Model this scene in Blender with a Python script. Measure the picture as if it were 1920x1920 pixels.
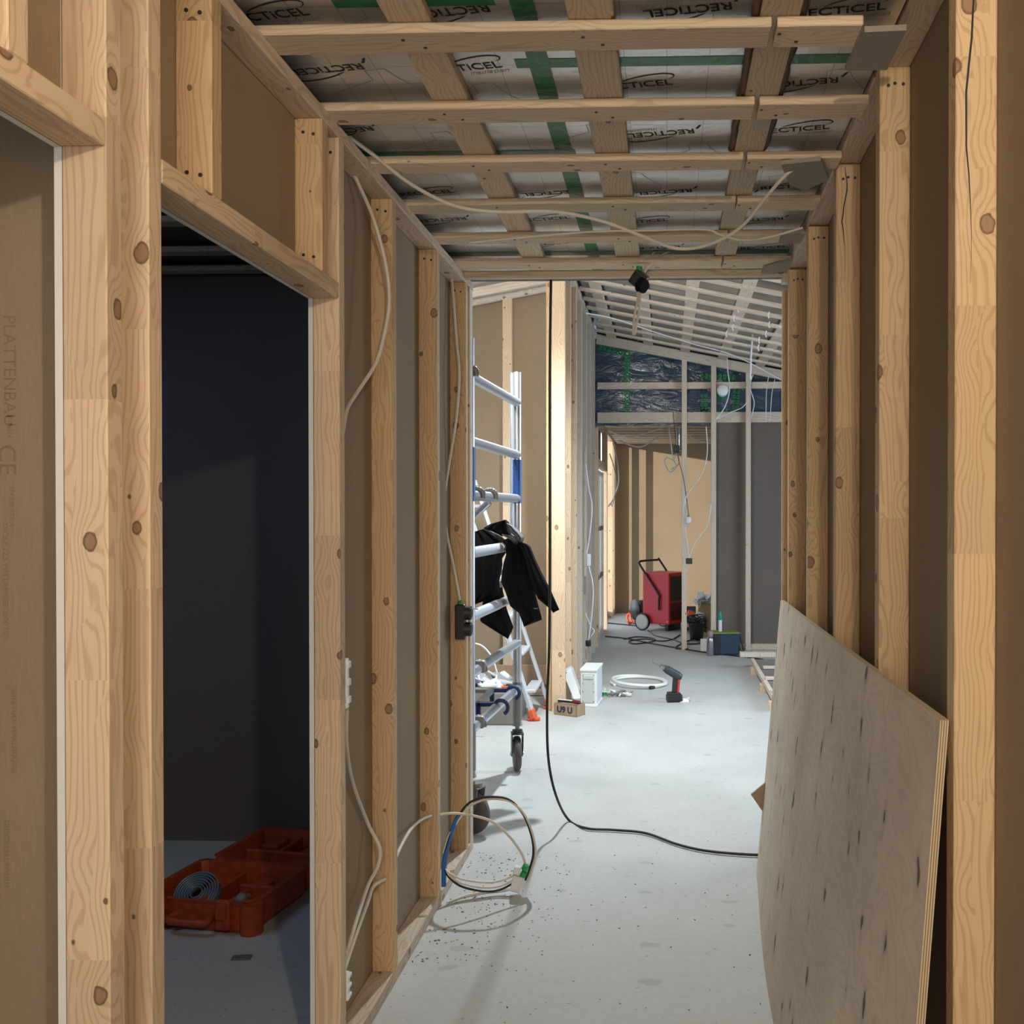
import bpy, bmesh, math, random
from mathutils import Vector, Matrix
random.seed(7)
S=bpy.context.scene; COL=S.collection
for o in list(bpy.data.objects): bpy.data.objects.remove(o)
# ------------------------------------------------------------------ camera
F=1800.; PITCH=math.radians(.5); YAW=math.atan(60/F); PX=1190.; PY=960+F*math.tan(PITCH)
CAM=Vector((0,0,1.5))
FW=Vector((-math.sin(YAW)*math.cos(PITCH),math.cos(YAW)*math.cos(PITCH),-math.sin(PITCH)))
RT=Vector((math.cos(YAW),math.sin(YAW),0)); UP=RT.cross(FW)
cd=bpy.data.cameras.new('camera'); cam=bpy.data.objects.new('camera',cd); COL.objects.link(cam)
cd.sensor_width=36; cd.lens=F/1920*36; cd.shift_x=-(PX-960)/1920; cd.shift_y=(PY-960)/1920
cd.clip_start=.02; cd.clip_end=200
M=Matrix((RT,UP,-FW)).transposed().to_4x4(); M.translation=CAM; cam.matrix_world=M
S.camera=cam
# ------------------------------------------------------------------ world, lights, exposure
W=bpy.data.worlds.new('sky'); S.world=W; W.use_nodes=True
W.node_tree.nodes['Background'].inputs[0].default_value=(.75,.86,1,1)
W.node_tree.nodes['Background'].inputs[1].default_value=2.2
S.view_settings.view_transform='Standard'; S.view_settings.look='None'
S.view_settings.exposure=0.3; S.view_settings.gamma=1; S.view_settings.use_curve_mapping=False
def lamp(name,typ,loc,energy,col,**k):
    l=bpy.data.lights.new(name,typ); l.energy=energy; l.color=col
    for a,b in k.items():
        if a!='rot': setattr(l,a,b)
    o=bpy.data.objects.new(name,l); o.location=loc; COL.objects.link(o)
    if 'rot' in k: o.rotation_euler=k['rot']
    return o
def aim(o,t): o.rotation_euler=(Vector(t)-o.location).to_track_quat('-Z','Y').to_euler()
sun=lamp('sun','SUN',(-8,6,6),3.1,(1,.93,.84),angle=.009); sun.rotation_euler=Vector((1,1.2,-.17)).to_track_quat('-Z','Y').to_euler()
lamp('work_lamp','POINT',(.3,.1,2.42),46,(1,.87,.70),shadow_soft_size=.035)          # lamp hung over the camera
lamp('hall_lamp','SPOT',(-.46,5.95,3.2),370,(.86,.94,1),shadow_soft_size=.05,spot_size=2.6,spot_blend=.95)         # site lamp under the hall ceiling
a=lamp('hall_daylight','AREA',(3.3,7.3,1.7),95,(.68,.82,1),shape='RECTANGLE',size=2.4,size_y=2.0); aim(a,(0,7.3,1.2))
a=lamp('scaffold_room_daylight','AREA',(-3.7,6.2,1.7),18,(.62,.8,1),shape='RECTANGLE',size=1.6,size_y=1.6); aim(a,(0,6.2,1.2))
a=lamp('scaffold_room_fill','AREA',(-1.05,4.65,2.75),46,(1,.95,.86),shape='RECTANGLE',size=.5,size_y=.3); aim(a,(-1.3,8,1.5))  # added fill, no real lamp: brightens the bay's back board
a=lamp('side_room_blue_fill','AREA',(-2.6,2.7,2.5),7,(.46,.66,1),shape='RECTANGLE',size=.9,size_y=.9); aim(a,(-1.9,3.0,0))  # added blue fill under the ceiling, aimed down to lift the floor
a=lamp('rear_fill','AREA',(-.2,-1.9,1.6),34,(1,.95,.89),shape='RECTANGLE',size=1.2,size_y=1.8); aim(a,(-.2,4,1.5))  # added fill behind the viewer, brightens the stud faces; no opening there
# ------------------------------------------------------------------ helpers
def ray(x,y): return FW+RT*((x-PX)/F)+UP*((PY-y)/F)
def at(ax,v,x,y):
    """world point where the plane axis=v is seen at photo pixel (x,y)"""
    d=ray(x,y); return CAM+d*((v-CAM[ax])/d[ax])
def tag(o,label=None,cat=None,group=None,kind=None):
    if label: o['label']=label
    if cat: o['category']=cat
    if group: o['group']=group
    if kind: o['kind']=kind
    return o
def empty(name,loc,label,cat,group=None,rz=0):
    o=bpy.data.objects.new(name,None); COL.objects.link(o); o.location=loc; o.rotation_euler=(0,0,rz)
    o.empty_display_size=.1
    return tag(o,label,cat,group)
class MB:
    def __init__(s): s.v=[]; s.f=[]; s.m=[]; s.s=[]
    def add(s,vs,fs,mi=0,sm=False):
        b=len(s.v); s.v+= [tuple(v) for v in vs]
        for f in fs: s.f.append(tuple(b+i for i in f)); s.m.append(mi); s.s.append(sm)
        return s
    def box(s,c,d,mi=0,rot=None,ch=0,taper=None):
        x,y,z=d[0]/2,d[1]/2,d[2]/2
        if ch>0:
            ch=min(ch,x*.9,y*.9,z*.9); vs=[];
            # chamfered along all edges: 24 verts
            bm=bmesh.new(); bmesh.ops.create_cube(bm,size=1)
            for v in bm.verts: v.co=Vector((v.co.x*2*x,v.co.y*2*y,v.co.z*2*z))
            bmesh.ops.bevel(bm,geom=bm.edges[:],offset=ch,segments=2 if ch>.004 else 1,affect='EDGES',profile=.5)
            bm.verts.index_update()
            vs=[v.co.copy() for v in bm.verts]; fs=[[v.index for v in f.verts] for f in bm.faces]; bm.free()
        else:
            vs=[Vector((a*x,b*y,e*z)) for a,b,e in((-1,-1,-1),(1,-1,-1),(1,1,-1),(-1,1,-1),(-1,-1,1),(1,-1,1),(1,1,1),(-1,1,1))]
            fs=[(3,2,1,0),(4,5,6,7),(0,1,5,4),(1,2,6,5),(2,3,7,6),(3,0,4,7)]
        if taper:
            for v in vs:
                k=1+(taper-1)*(v.z/z*.5+.5); v.x*=k; v.y*=k
        if rot is not None: vs=[rot@v for v in vs]
        c=Vector(c); return s.add([v+c for v in vs],fs,mi)
    def bb(s,a,b,mi=0,ch=0): # min / max corners
        return s.box([(a[i]+b[i])/2 for i in range(3)],[abs(b[i]-a[i]) for i in range(3)],mi,None,ch)
    def cyl(s,p0,p1,r0,r1=None,n=20,mi=0,cap=True):
        r1=r0 if r1 is None else r1; p0=Vector(p0); p1=Vector(p1); d=(p1-p0).normalized()
        a=d.orthogonal().normalized(); b=d.cross(a); vs=[]
        for p,r in((p0,r0),(p1,r1)):
            for i in range(n):
                t=2*math.pi*i/n; vs.append(p+(a*math.cos(t)+b*math.sin(t))*r)
        s.add(vs,[(i,(i+1)%n,n+(i+1)%n,n+i) for i in range(n)],mi,True)
        if cap: s.add(vs,[tuple(range(n-1,-1,-1)),tuple(range(n,2*n))],mi)
        return s
    def lathe(s,prof,c=(0,0,0),n=28,mi=0,rot=None):
        c=Vector(c); vs=[]
        for r,z in prof:
            for i in range(n):
                t=2*math.pi*i/n; v=Vector((r*math.cos(t),r*math.sin(t),z)); vs.append(c+(rot@v if rot is not None else v))
        fs=[]
        for k in range(len(prof)-1):
            for i in range(n): fs.append((k*n+i,k*n+(i+1)%n,(k+1)*n+(i+1)%n,(k+1)*n+i))
        return s.add(vs,fs,mi,True)
    def tube(s,pts,r,n=8,mi=0,smooth=6,closed=False,prof=None):
        P=[Vector(p) for p in pts]
        if smooth and len(P)>2:
            Q=[]; m=len(P); rng=range(m if closed else m-1)
            for i in rng:
                p0=P[(i-1)%m] if closed or i>0 else P[0]; p1=P[i]; p2=P[(i+1)%m]; p3=P[(i+2)%m] if closed or i+2<m else P[-1]
                for k in range(smooth):
                    t=k/smooth
                    Q.append(.5*((2*p1)+(p2-p0)*t+(2*p0-5*p1+4*p2-p3)*t*t+(3*p1-p0-3*p2+p3)*t**3))
            if not closed: Q.append(P[-1])
            P=Q
        m=len(P); nrm=None; vs=[]
        for i in range(m):
            if closed: t=(P[(i+1)%m]-P[(i-1)%m])
            else: t=P[min(i+1,m-1)]-P[max(i-1,0)]
            if t.length<1e-9: t=Vector((0,0,1))
            t.normalize()
            nrm=t.orthogonal().normalized() if nrm is None else (nrm-t*nrm.dot(t)).normalized()
            b=t.cross(nrm)
            for j in range(n):
                a=2*math.pi*j/n; vs.append(P[i]+(nrm*math.cos(a)+b*math.sin(a))*r)
        fs=[]
        for i in range(m if closed else m-1):
            for j in range(n): fs.append((i*n+j,i*n+(j+1)%n,((i+1)%m)*n+(j+1)%n,((i+1)%m)*n+j))
        s.add(vs,fs,mi,True)
        if not closed: s.add(vs,[tuple(range(n-1,-1,-1)),tuple((m-1)*n+j for j in range(n))],mi)
        return s
    def prism(s,poly,off,mi=0,sm=False):
        """poly: list of 3D points in a plane, extruded by vector off"""
        n=len(poly); off=Vector(off); vs=[Vector(p) for p in poly]+[Vector(p)+off for p in poly]
        return s.add(vs,[tuple(range(n-1,-1,-1)),tuple(range(n,2*n))]+[(i,(i+1)%n,n+(i+1)%n,n+i) for i in range(n)],mi,sm)
    def build(s,name,mats,parent=None,loc=(0,0,0),fixn=True):
        me=bpy.data.meshes.new(name); me.from_pydata(s.v,[],s.f)
        for m in (mats if isinstance(mats,(list,tuple)) else [mats]): me.materials.append(m)
        me.polygons.foreach_set('material_index',s.m); me.polygons.foreach_set('use_smooth',s.s)
        if fixn:
            bm=bmesh.new(); bm.from_mesh(me); bmesh.ops.recalc_face_normals(bm,faces=bm.faces); bm.to_mesh(me); bm.free()
        me.update(); o=bpy.data.objects.new(name,me); COL.objects.link(o); o.location=loc
        if parent: o.parent=parent
        return o
# ------------------------------------------------------------------ materials
def nodes(name):
    m=bpy.data.materials.new(name); m.use_nodes=True; nt=m.node_tree; b=nt.nodes['Principled BSDF']
    def N(t,ins=None,**k):
        n=nt.nodes.new('ShaderNode'+t)
        for a,v in k.items(): setattr(n,a,v)
        for i,v in (ins or {}).items():
            if isinstance(v,bpy.types.NodeSocket): nt.links.new(v,n.inputs[i])
            else: n.inputs[i].default_value=v
        return n
    L=lambda a,c: nt.links.new(a,c)
    return m,nt,b,N,L
def plain(name,col,rough=.6,metal=0,bump=0,bs=60,var=.0,**k):
    m,nt,b,N,L=nodes(name); b.inputs['Base Color'].default_value=(*col,1); b.inputs['Roughness'].default_value=rough; b.inputs['Metallic'].default_value=metal
    for a,v in k.items(): b.inputs[a.replace('_',' ')].default_value=v
    if bump or var:
        tc=N('TexCoord'); n=N('TexNoise',{'Vector':tc.outputs['Object'],'Scale':bs,'Detail':4.})
        if bump:
            bp=N('Bump',{'Height':n.outputs[0],'Strength':bump,'Distance':.01}); L(bp.outputs[0],b.inputs['Normal'])
        if var:
            r=N('MapRange',{'Value':n.outputs[0],1:.3,2:.7,3:1-var,4:1+var}); x=N('VectorMath',{0:(*col,)[:3],3:1.},operation='SCALE'); L(r.outputs[0],x.inputs[3]); L(x.outputs[0],b.inputs['Base Color'])
    return m
def wood(name,c1=(.68,.53,.36),c2=(.40,.24,.125),joint=True,knot=1.,gs=150.,rough=.62,cell=(.052,.19)):
    m,nt,b,N,L=nodes(name)
    tc=N('TexCoord'); oi=N('ObjectInfo')
    off=N('CombineXYZ',{0:oi.outputs['Random'],1:oi.outputs['Random'],2:oi.outputs['Random']})
    offs=N('VectorMath',{0:off.outputs[0],1:(37.,53.,91.)},operation='MULTIPLY')
    p0=tc.outputs['Object']
    sep=N('SeparateXYZ',{0:p0})
    # finger-joint blocks: cells along z
    zb=N('Math',{0:sep.outputs[2],1:2.3},operation='MULTIPLY'); zr=N('Math',{0:oi.outputs['Random'],1:9.},operation='MULTIPLY')
    zz=N('Math',{0:zb.outputs[0],1:zr.outputs[0]},operation='ADD'); fl=N('Math',{0:zz.outputs[0]},operation='FLOOR')
    wn=N('TexWhiteNoise',{'W':fl.outputs[0]},noise_dimensions='1D')
    boff=N('VectorMath',{0:wn.outputs['Color'],1:(3.,3.,3.)},operation='MULTIPLY')
    p=N('VectorMath',{0:p0,1:offs.outputs[0]},operation='ADD').outputs[0]
    if joint: p=N('VectorMath',{0:p,1:boff.outputs[0]},operation='ADD').outputs[0]
    inv=(1/cell[0],1/cell[0],1/cell[1])
    q=N('VectorMath',{0:p,1:inv},operation='MULTIPLY').outputs[0]
    vo=N('TexVoronoi',{'Vector':q,'Scale':1.,'Randomness':1.})
    d=N('VectorMath',{0:q,1:vo.outputs['Position']},operation='SUBTRACT').outputs[0]
    d=N('VectorMath',{0:d,1:(cell[0],cell[0],cell[1]*.72)},operation='MULTIPLY').outputs[0]
    nd=N('TexNoise',{'Vector':p,'Scale':60.,'Detail':2.})
    dl=N('VectorMath',{0:d},operation='LENGTH').outputs['Value']
    dl=N('Math',{0:nd.outputs[0],1:.007,2:dl},operation='MULTIPLY_ADD').outputs[0]; dl=N('Math',{0:dl,1:.0035},operation='SUBTRACT').outputs[0]
    cs=N('SeparateColor',{0:vo.outputs['Color']})
    rk=N('MapRange',{'Value':cs.outputs[0],1:.22,2:1.,3:.0,4:.0165*knot}).outputs[0]
    # grain rings
    lo=N('TexNoise',{'Vector':N('VectorMath',{0:p,1:(14.,14.,1.7)},operation='MULTIPLY').outputs[0],'Scale':1.,'Detail':2.})
    sp=N('SeparateXYZ',{0:p})
    g=N('Math',{0:sp.outputs[0],1:1.6,2:sp.outputs[1]},operation='MULTIPLY_ADD').outputs[0]
    g=N('Math',{0:g,1:gs*2.0},operation='MULTIPLY').outputs[0]
    g=N('Math',{0:lo.outputs[0],1:44.,2:g},operation='MULTIPLY_ADD').outputs[0]
    u=N('Math',{0:dl,1:dl},operation='MULTIPLY').outputs[0]; u=N('Math',{0:u,1:-1100.},operation='MULTIPLY').outputs[0]
    e=N('Math',{0:u},operation='EXPONENT').outputs[0]; es=N('Math',{0:rk,1:1300.},operation='MULTIPLY').outputs[0]
    g=N('Math',{0:e,1:es,2:g},operation='MULTIPLY_ADD').outputs[0]
    sn=N('Math',{0:g},operation='SINE').outputs[0]
    gr=N('MapRange',{'Value':sn,1:.1,2:1.,3:0.,4:1.}); gr.interpolation_type='SMOOTHSTEP'
    gp=N('Math',{0:gr.outputs[0],1:.42},operation='MULTIPLY').outputs[0]
    fine=N('TexNoise',{'Vector':N('VectorMath',{0:p,1:(420.,420.,9.)},operation='MULTIPLY').outputs[0],'Scale':1.,'Detail':2.})
    fi=N('MapRange',{'Value':fine.outputs[0],1:.3,2:.7,3:-.07,4:.10}).outputs[0]
    ft=N('Math',{0:gp,1:fi},operation='ADD',use_clamp=True).outputs[0]
    col=N('Mix',{0:ft,6:(*c1,1),7:(*c2,1)},data_type='RGBA').outputs[2]
    tint=N('MapRange',{'Value':wn.outputs['Value'] if joint else oi.outputs['Random'],1:0.,2:1.,3:.90 if joint else .86,4:1.10}).outputs[0]
    col=N('VectorMath',{0:col,3:tint},operation='SCALE').outputs[0]
    pk=N('Mix',{0:N('Math',{0:oi.outputs['Random'] if not joint else cs.outputs[2],1:.12},operation='MULTIPLY').outputs[0],6:col,7:(.62,.33,.20,1)},data_type='RGBA').outputs[2]
    # knots
    df=N('Math',{0:rk,1:dl},operation='SUBTRACT').outputs[0]
    k1=N('MapRange',{'Value':df,1:-.001,2:.0008,3:0.,4:1.}).outputs[0]
    has=N('Math',{0:rk,1:.0012},operation='GREATER_THAN').outputs[0]
    k1=N('Math',{0:k1,1:has},operation='MULTIPLY').outputs[0]
    kin=N('MapRange',{'Value':df,1:.0005,2:.004,3:0.,4:1.}).outputs[0]
    kc=N('Mix',{0:kin,6:(.065,.03,.014,1),7:(.29,.165,.09,1)},data_type='RGBA').outputs[2]
    kf=N('Math',{0:k1,1:.88},operation='MULTIPLY').outputs[0]
    col=N('Mix',{0:kf,6:pk,7:kc},data_type='RGBA').outputs[2]
    L(col,b.inputs['Base Color']); b.inputs['Roughness'].default_value=rough
    b.inputs['Specular IOR Level'].default_value=.3
    bp=N('Bump',{'Height':ft,'Strength':.12,'Distance':.002}); L(bp.outputs[0],b.inputs['Normal'])
    return m
WOOD=wood('pine_jointed'); WOODW=wood('pine_warm',(.59,.42,.235),(.34,.185,.08)); PLATE=wood('pine_solid',(.60,.49,.37),(.33,.23,.15),joint=False,gs=110)
BAT=wood('batten_pine',(.66,.53,.37),(.40,.27,.16),joint=False,knot=.6,gs=170,cell=(.045,.17))
PALE=wood('pale_pine',(.62,.55,.46),(.36,.28,.21),joint=False,knot=.7)
BARK=wood('bark_edge',(.10,.055,.03),(.03,.015,.01),joint=False)
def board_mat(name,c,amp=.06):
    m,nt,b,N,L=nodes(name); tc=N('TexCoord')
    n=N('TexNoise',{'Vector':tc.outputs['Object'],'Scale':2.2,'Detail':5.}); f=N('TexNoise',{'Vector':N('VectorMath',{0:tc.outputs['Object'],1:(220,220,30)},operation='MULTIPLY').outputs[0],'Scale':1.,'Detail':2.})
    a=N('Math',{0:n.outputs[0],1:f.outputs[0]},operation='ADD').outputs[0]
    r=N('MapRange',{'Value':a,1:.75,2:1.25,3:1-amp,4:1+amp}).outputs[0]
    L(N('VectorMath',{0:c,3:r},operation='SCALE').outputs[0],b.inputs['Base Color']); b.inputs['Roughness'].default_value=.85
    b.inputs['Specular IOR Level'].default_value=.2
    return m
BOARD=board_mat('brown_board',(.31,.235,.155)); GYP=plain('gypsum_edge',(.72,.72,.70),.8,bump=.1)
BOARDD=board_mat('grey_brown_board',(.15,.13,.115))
GREYB=board_mat('grey_board',(.30,.26,.21))
def concrete():
    m,nt,b,N,L=nodes('concrete'); tc=N('TexCoord'); p=tc.outputs['Object']
    n=N('TexNoise',{'Vector':p,'Scale':1.1,'Detail':7.,'Roughness':.62}); f=N('TexNoise',{'Vector':p,'Scale':38.,'Detail':4.})
    a=N('MapRange',{'Value':n.outputs[0],1:.3,2:.7,3:.88,4:1.1}).outputs[0]; c=N('MapRange',{'Value':f.outputs[0],1:.3,2:.7,3:.96,4:1.04}).outputs[0]
    ac=N('Math',{0:a,1:c},operation='MULTIPLY').outputs[0]
    col=N('VectorMath',{0:(.46,.47,.455),3:ac},operation='SCALE').outputs[0]
    # smudges and damp spots
    q=N('VectorMath',{0:p,1:(1.,1.7,1.)},operation='MULTIPLY').outputs[0]; w=N('TexNoise',{'Vector':p,'Scale':9.,'Detail':3.})
    q=N('VectorMath',{0:q,1:N('VectorMath',{0:w.outputs['Color'],3:.10},operation='SCALE').outputs[0]},operation='ADD').outputs[0]
    v=N('TexVoronoi',{'Vector':q,'Scale':3.1},voronoi_dimensions='2D'); cs=N('SeparateColor',{0:v.outputs['Color']})
    rr=N('MapRange',{'Value':cs.outputs[0],1:.62,2:1.,3:0.,4:.13}).outputs[0]
    s=N('Math',{0:rr,1:v.outputs['Distance']},operation='SUBTRACT').outputs[0]; s=N('MapRange',{'Value':s,1:0.,2:.02,3:0.,4:.42}).outputs[0]
    col=N('Mix',{0:s,6:col,7:(.27,.275,.27,1)},data_type='RGBA').outputs[2]
    v2=N('TexVoronoi',{'Vector':q,'Scale':17.},voronoi_dimensions='2D'); c2=N('SeparateColor',{0:v2.outputs['Color']})
    r2=N('MapRange',{'Value':c2.outputs[1],1:.80,2:1.,3:0.,4:.12}).outputs[0]
    s2=N('Math',{0:r2,1:v2.outputs['Distance']},operation='SUBTRACT').outputs[0]; s2=N('MapRange',{'Value':s2,1:0.,2:.02,3:0.,4:.6}).outputs[0]
    col=N('Mix',{0:s2,6:col,7:(.16,.15,.13,1)},data_type='RGBA').outputs[2]
    L(col,b.inputs['Base Color']); r=N('MapRange',{'Value':n.outputs[0],1:.3,2:.7,3:.50,4:.72}); L(r.outputs[0],b.inputs['Roughness'])
    b.inputs['Specular IOR Level'].default_value=.35
    bp=N('Bump',{'Height':f.outputs[0],'Strength':.06,'Distance':.004}); L(bp.outputs[0],b.inputs['Normal']); return m
CONC=concrete()
def foil():
    m,nt,b,N,L=nodes('insulation_foil'); tc=N('TexCoord'); n=N('TexNoise',{'Vector':tc.outputs['Object'],'Scale':5.,'Detail':3.}); w=N('TexNoise',{'Vector':tc.outputs['Object'],'Scale':45.,'Detail':2.})
    b.inputs['Base Color'].default_value=(.70,.70,.68,1); b.inputs['Metallic'].default_value=.75; b.inputs['Roughness'].default_value=.36
    h=N('Math',{0:w.outputs[0],1:.15,2:n.outputs[0]},operation='MULTIPLY_ADD')
    bp=N('Bump',{'Height':h.outputs[0],'Strength':.35,'Distance':.02}); L(bp.outputs[0],b.inputs['Normal'])
    br=N('TexBrick',{'Vector':N('VectorMath',{0:tc.outputs['Object'],1:(1,1,1)},operation='MULTIPLY').outputs[0],'Color1':(.7,.7,.68,1),'Color2':(.66,.66,.65,1),'Mortar':(.38,.38,.37,1),'Scale':6.,'Mortar Size':.006,'Brick Width':.6,'Row Height':.55},offset=.0)
    L(br.outputs[0],b.inputs['Base Color']); return m
FOIL=foil(); FOILD=FOIL.copy(); FOILD.name='hall_foil_dark_reflection'
for n_ in FOILD.node_tree.nodes:
    if n_.type=='BSDF_PRINCIPLED': n_.inputs['Metallic'].default_value=.95; n_.inputs['Roughness'].default_value=.25
    if n_.type=='TEX_BRICK': n_.inputs['Color1'].default_value=n_.inputs['Color2'].default_value=(.42,.43,.43,1)  # same foil as the corridor, its dark reflections put into the base colour
def vapour():
    m,nt,b,N,L=nodes('blue_vapour_foil'); tc=N('TexCoord')
    w=N('TexNoise',{'Vector':N('VectorMath',{0:tc.outputs['Object'],1:(1.,1.,2.4)},operation='MULTIPLY').outputs[0],'Scale':3.2,'Detail':5.,'Distortion':.9})
    b.inputs['Base Color'].default_value=(.035,.065,.105,1); b.inputs['Roughness'].default_value=.18; b.inputs['Specular IOR Level'].default_value=.7
    bp=N('Bump',{'Height':w.outputs[0],'Strength':.55,'Distance':.05}); L(bp.outputs[0],b.inputs['Normal']); return m
VAP=vapour()
def plyface():
    m,nt,b,N,L=nodes('plywood_face'); tc=N('TexCoord'); p=tc.outputs['UV']
    s=N('SeparateXYZ',{0:p}); n=N('TexNoise',{'Vector':N('VectorMath',{0:p,1:(2.2,4.6,1)},operation='MULTIPLY').outputs[0],'Scale':1.6,'Detail':4.,'Distortion':.6})
    g=N('Math',{0:n.outputs[0],1:58.},operation='MULTIPLY').outputs[0]; sn=N('Math',{0:g},operation='SINE').outputs[0]
    gr=N('MapRange',{'Value':sn,1:-.2,2:1.,3:0.,4:.20}).outputs[0]
    big=N('TexNoise',{'Vector':p,'Scale':2.,'Detail':5.}); bg=N('MapRange',{'Value':big.outputs[0],1:.3,2:.7,3:.80,4:1.12}).outputs[0]
    col=N('Mix',{0:gr,6:(.62,.515,.385,1),7:(.37,.275,.185,1)},data_type='RGBA').outputs[2]
    col=N('VectorMath',{0:col,3:bg},operation='SCALE').outputs[0]
    # vertical knots
    wn=N('TexNoise',{'Vector':p,'Scale':14.,'Detail':2.}); 
    q=N('VectorMath',{0:p,1:(11.,4.6,1)},operation='MULTIPLY').outputs[0]; q=N('VectorMath',{0:q,1:N('VectorMath',{0:wn.outputs['Color'],3:.55},operation='SCALE').outputs[0]},operation='ADD').outputs[0]
    v=N('TexVoronoi',{'Vector':q,'Scale':1.},voronoi_dimensions='2D'); cs=N('SeparateColor',{0:v.outputs['Color']})
    r=N('MapRange',{'Value':cs.outputs[0],1:.45,2:1.,3:0.,4:.15}).outputs[0]; dd=N('Math',{0:r,1:v.outputs['Distance']},operation='SUBTRACT').outputs[0]
    halo=N('MapRange',{'Value':dd,1:-.18,2:0.,3:0.,4:.35}).outputs[0]; halo=N('Math',{0:halo,1:N('Math',{0:r,1:.03},operation='GREATER_THAN').outputs[0]},operation='MULTIPLY').outputs[0]
    col=N('Mix',{0:halo,6:col,7:(.27,.18,.11,1)},data_type='RGBA').outputs[2]
    k=N('MapRange',{'Value':dd,1:0.,2:.03,3:0.,4:.9}).outputs[0]
    col=N('Mix',{0:k,6:col,7:(.07,.045,.03,1)},data_type='RGBA').outputs[2]
    L(col,b.inputs['Base Color']); b.inputs['Roughness'].default_value=.7
    bp=N('Bump',{'Height':dd,'Strength':.15,'Distance':.01}); L(bp.outputs[0],b.inputs['Normal']); return m
PLYF=plyface()
PLYL=plain('ply_light',(.58,.47,.30),.7); PLYD=plain('ply_dark',(.28,.19,.10),.8)
GREEN=plain('green_tape',(.012,.17,.07),.32,bump=.3,bs=40,var=.25)
GREENL=plain('green_lattice_tape',(.02,.30,.10),.45)
SCREW=plain('screw_dark',(.03,.022,.016),.55)
CREAM=plain('cream_cable',(.66,.60,.50),.45); WHITEC=plain('white_cable',(.66,.68,.70),.4)
BLK=plain('black_rubber',(.012,.012,.012),.5); BLKP=plain('black_plastic',(.018,.019,.02),.42)
BLUEC=plain('blue_conduit',(.01,.12,.38),.4)
ALU=plain('aluminium',(.62,.66,.70),.33,metal=.85,bump=.05,bs=30); ALUD=plain('dull_galvanised',(.24,.24,.225),.5,metal=.5,bump=.15)
ALUP=plain('painted_aluminium',(.56,.60,.64),.45,metal=.3)
NAVY=plain('navy_plastic',(.012,.03,.11),.4); BLUEP=plain('blue_sleeve',(.02,.09,.33),.4)
ORG=plain('orange_plastic',(.66,.10,.03),.5); ORGC=plain('case_orange',(.40,.062,.018),.5,bump=.2,bs=35,var=.25)
RED=plain('red_metal',(.55,.03,.038),.4,bump=.03); WHITE=plain('white_metal',(.74,.78,.78),.4); WHITEP=plain('white_plastic',(.78,.78,.74),.5)
TRANS=plain('frosted_plastic',(.55,.58,.60),.35)
CARD=plain('cardboard',(.36,.25,.155),.85,bump=.1,var=.06,bs=20); INK=plain('dark_ink',(.02,.03,.07),.7); BLACKINK=plain('black_ink',(.015,.015,.015),.7)
FAINT=plain('faint_ink',(.235,.165,.10),.85); LINE=plain('grey_ink',(.33,.33,.33),.6)
CLOTH=plain('black_cloth',(.009,.009,.011),.95,bump=.4,bs=200,Specular_IOR_Level=.15); CLOTHG=plain('grey_lining',(.16,.165,.18),.8,bump=.3,bs=150)
STEEL=plain('brushed_steel',(.35,.35,.36),.3,metal=.9); NAVYF=plain('cooler_fabric',(.022,.045,.075),.85,bump=.2,bs=220); DKF=plain('cooler_side',(.02,.022,.026),.85)
OLIVE=plain('olive_trim',(.16,.19,.05),.7); GRN=plain('bright_green',(.05,.55,.22),.4); GRNP=plain('green_plastic',(.01,.32,.07),.4); TEAL=plain('teal_cap',(.0,.26,.19),.35)
def glassmat():
    m,nt,b,N,L=nodes('window_glass'); t=N('BsdfTransparent',{0:(.93,.96,.96,1)}); g=N('BsdfGlossy',{0:(1,1,1,1),1:.03}); f=N('Fresnel',{0:1.45}); x=N('MixShader',{0:f.outputs[0],1:t.outputs[0],2:g.outputs[0]})
    L(x.outputs[0],[q for q in nt.nodes if q.type=='OUTPUT_MATERIAL'][0].inputs[0]); return m
GLASS=glassmat()
CASTER=plain('brown_rubber',(.09,.075,.07),.6)
# ------------------------------------------------------------------ timber
def beam(name,label,cat,p0,p1,w,h,mat=WOOD,group=None,up=None,parent=None,ch=.0022,kind=None):
    """rectangular timber from p0 to p1 (centre line); w across, h along 'up'"""
    p0=Vector(p0); p1=Vector(p1); d=p1-p0; Lz=d.length; z=d.normalized()
    up=Vector(up) if up else (Vector((0,1,0)) if abs(z.z)>.7 else Vector((0,0,1)))
    y=(up-z*up.dot(z)).normalized(); x=y.cross(z)
    mb=MB(); mb.box((0,0,Lz/2),(w,h,Lz),0,None,ch)
    o=mb.build(name,mat,parent); R=Matrix((x,y,z)).transposed().to_4x4(); R.translation=p0; o.matrix_world=R
    if label: tag(o,label,cat,group,kind)
    return o
_sm=MB().cyl((0,0,-.001),(0,0,.0012),.0042,n=8); _sm=_sm.build('screw_head',SCREW); screw_mesh=_sm.data; bpy.data.objects.remove(_sm)
def screws(par,pts,nrm):
    """screw heads at world points on a timber face"""
    q=Vector(nrm).to_track_quat('Z','Y').to_matrix().to_4x4(); inv=par.matrix_world.inverted()
    for p in pts:
        o=bpy.data.objects.new('screw_head',screw_mesh); COL.objects.link(o); q.translation=Vector(p); o.parent=par; o.matrix_basis=inv@q
ORD=['first','second','third','fourth','fifth','sixth','seventh','eighth','ninth','tenth','eleventh','twelfth','thirteenth','fourteenth','fifteenth']
XL=-.863; XR=.505; SW=.07
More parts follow.
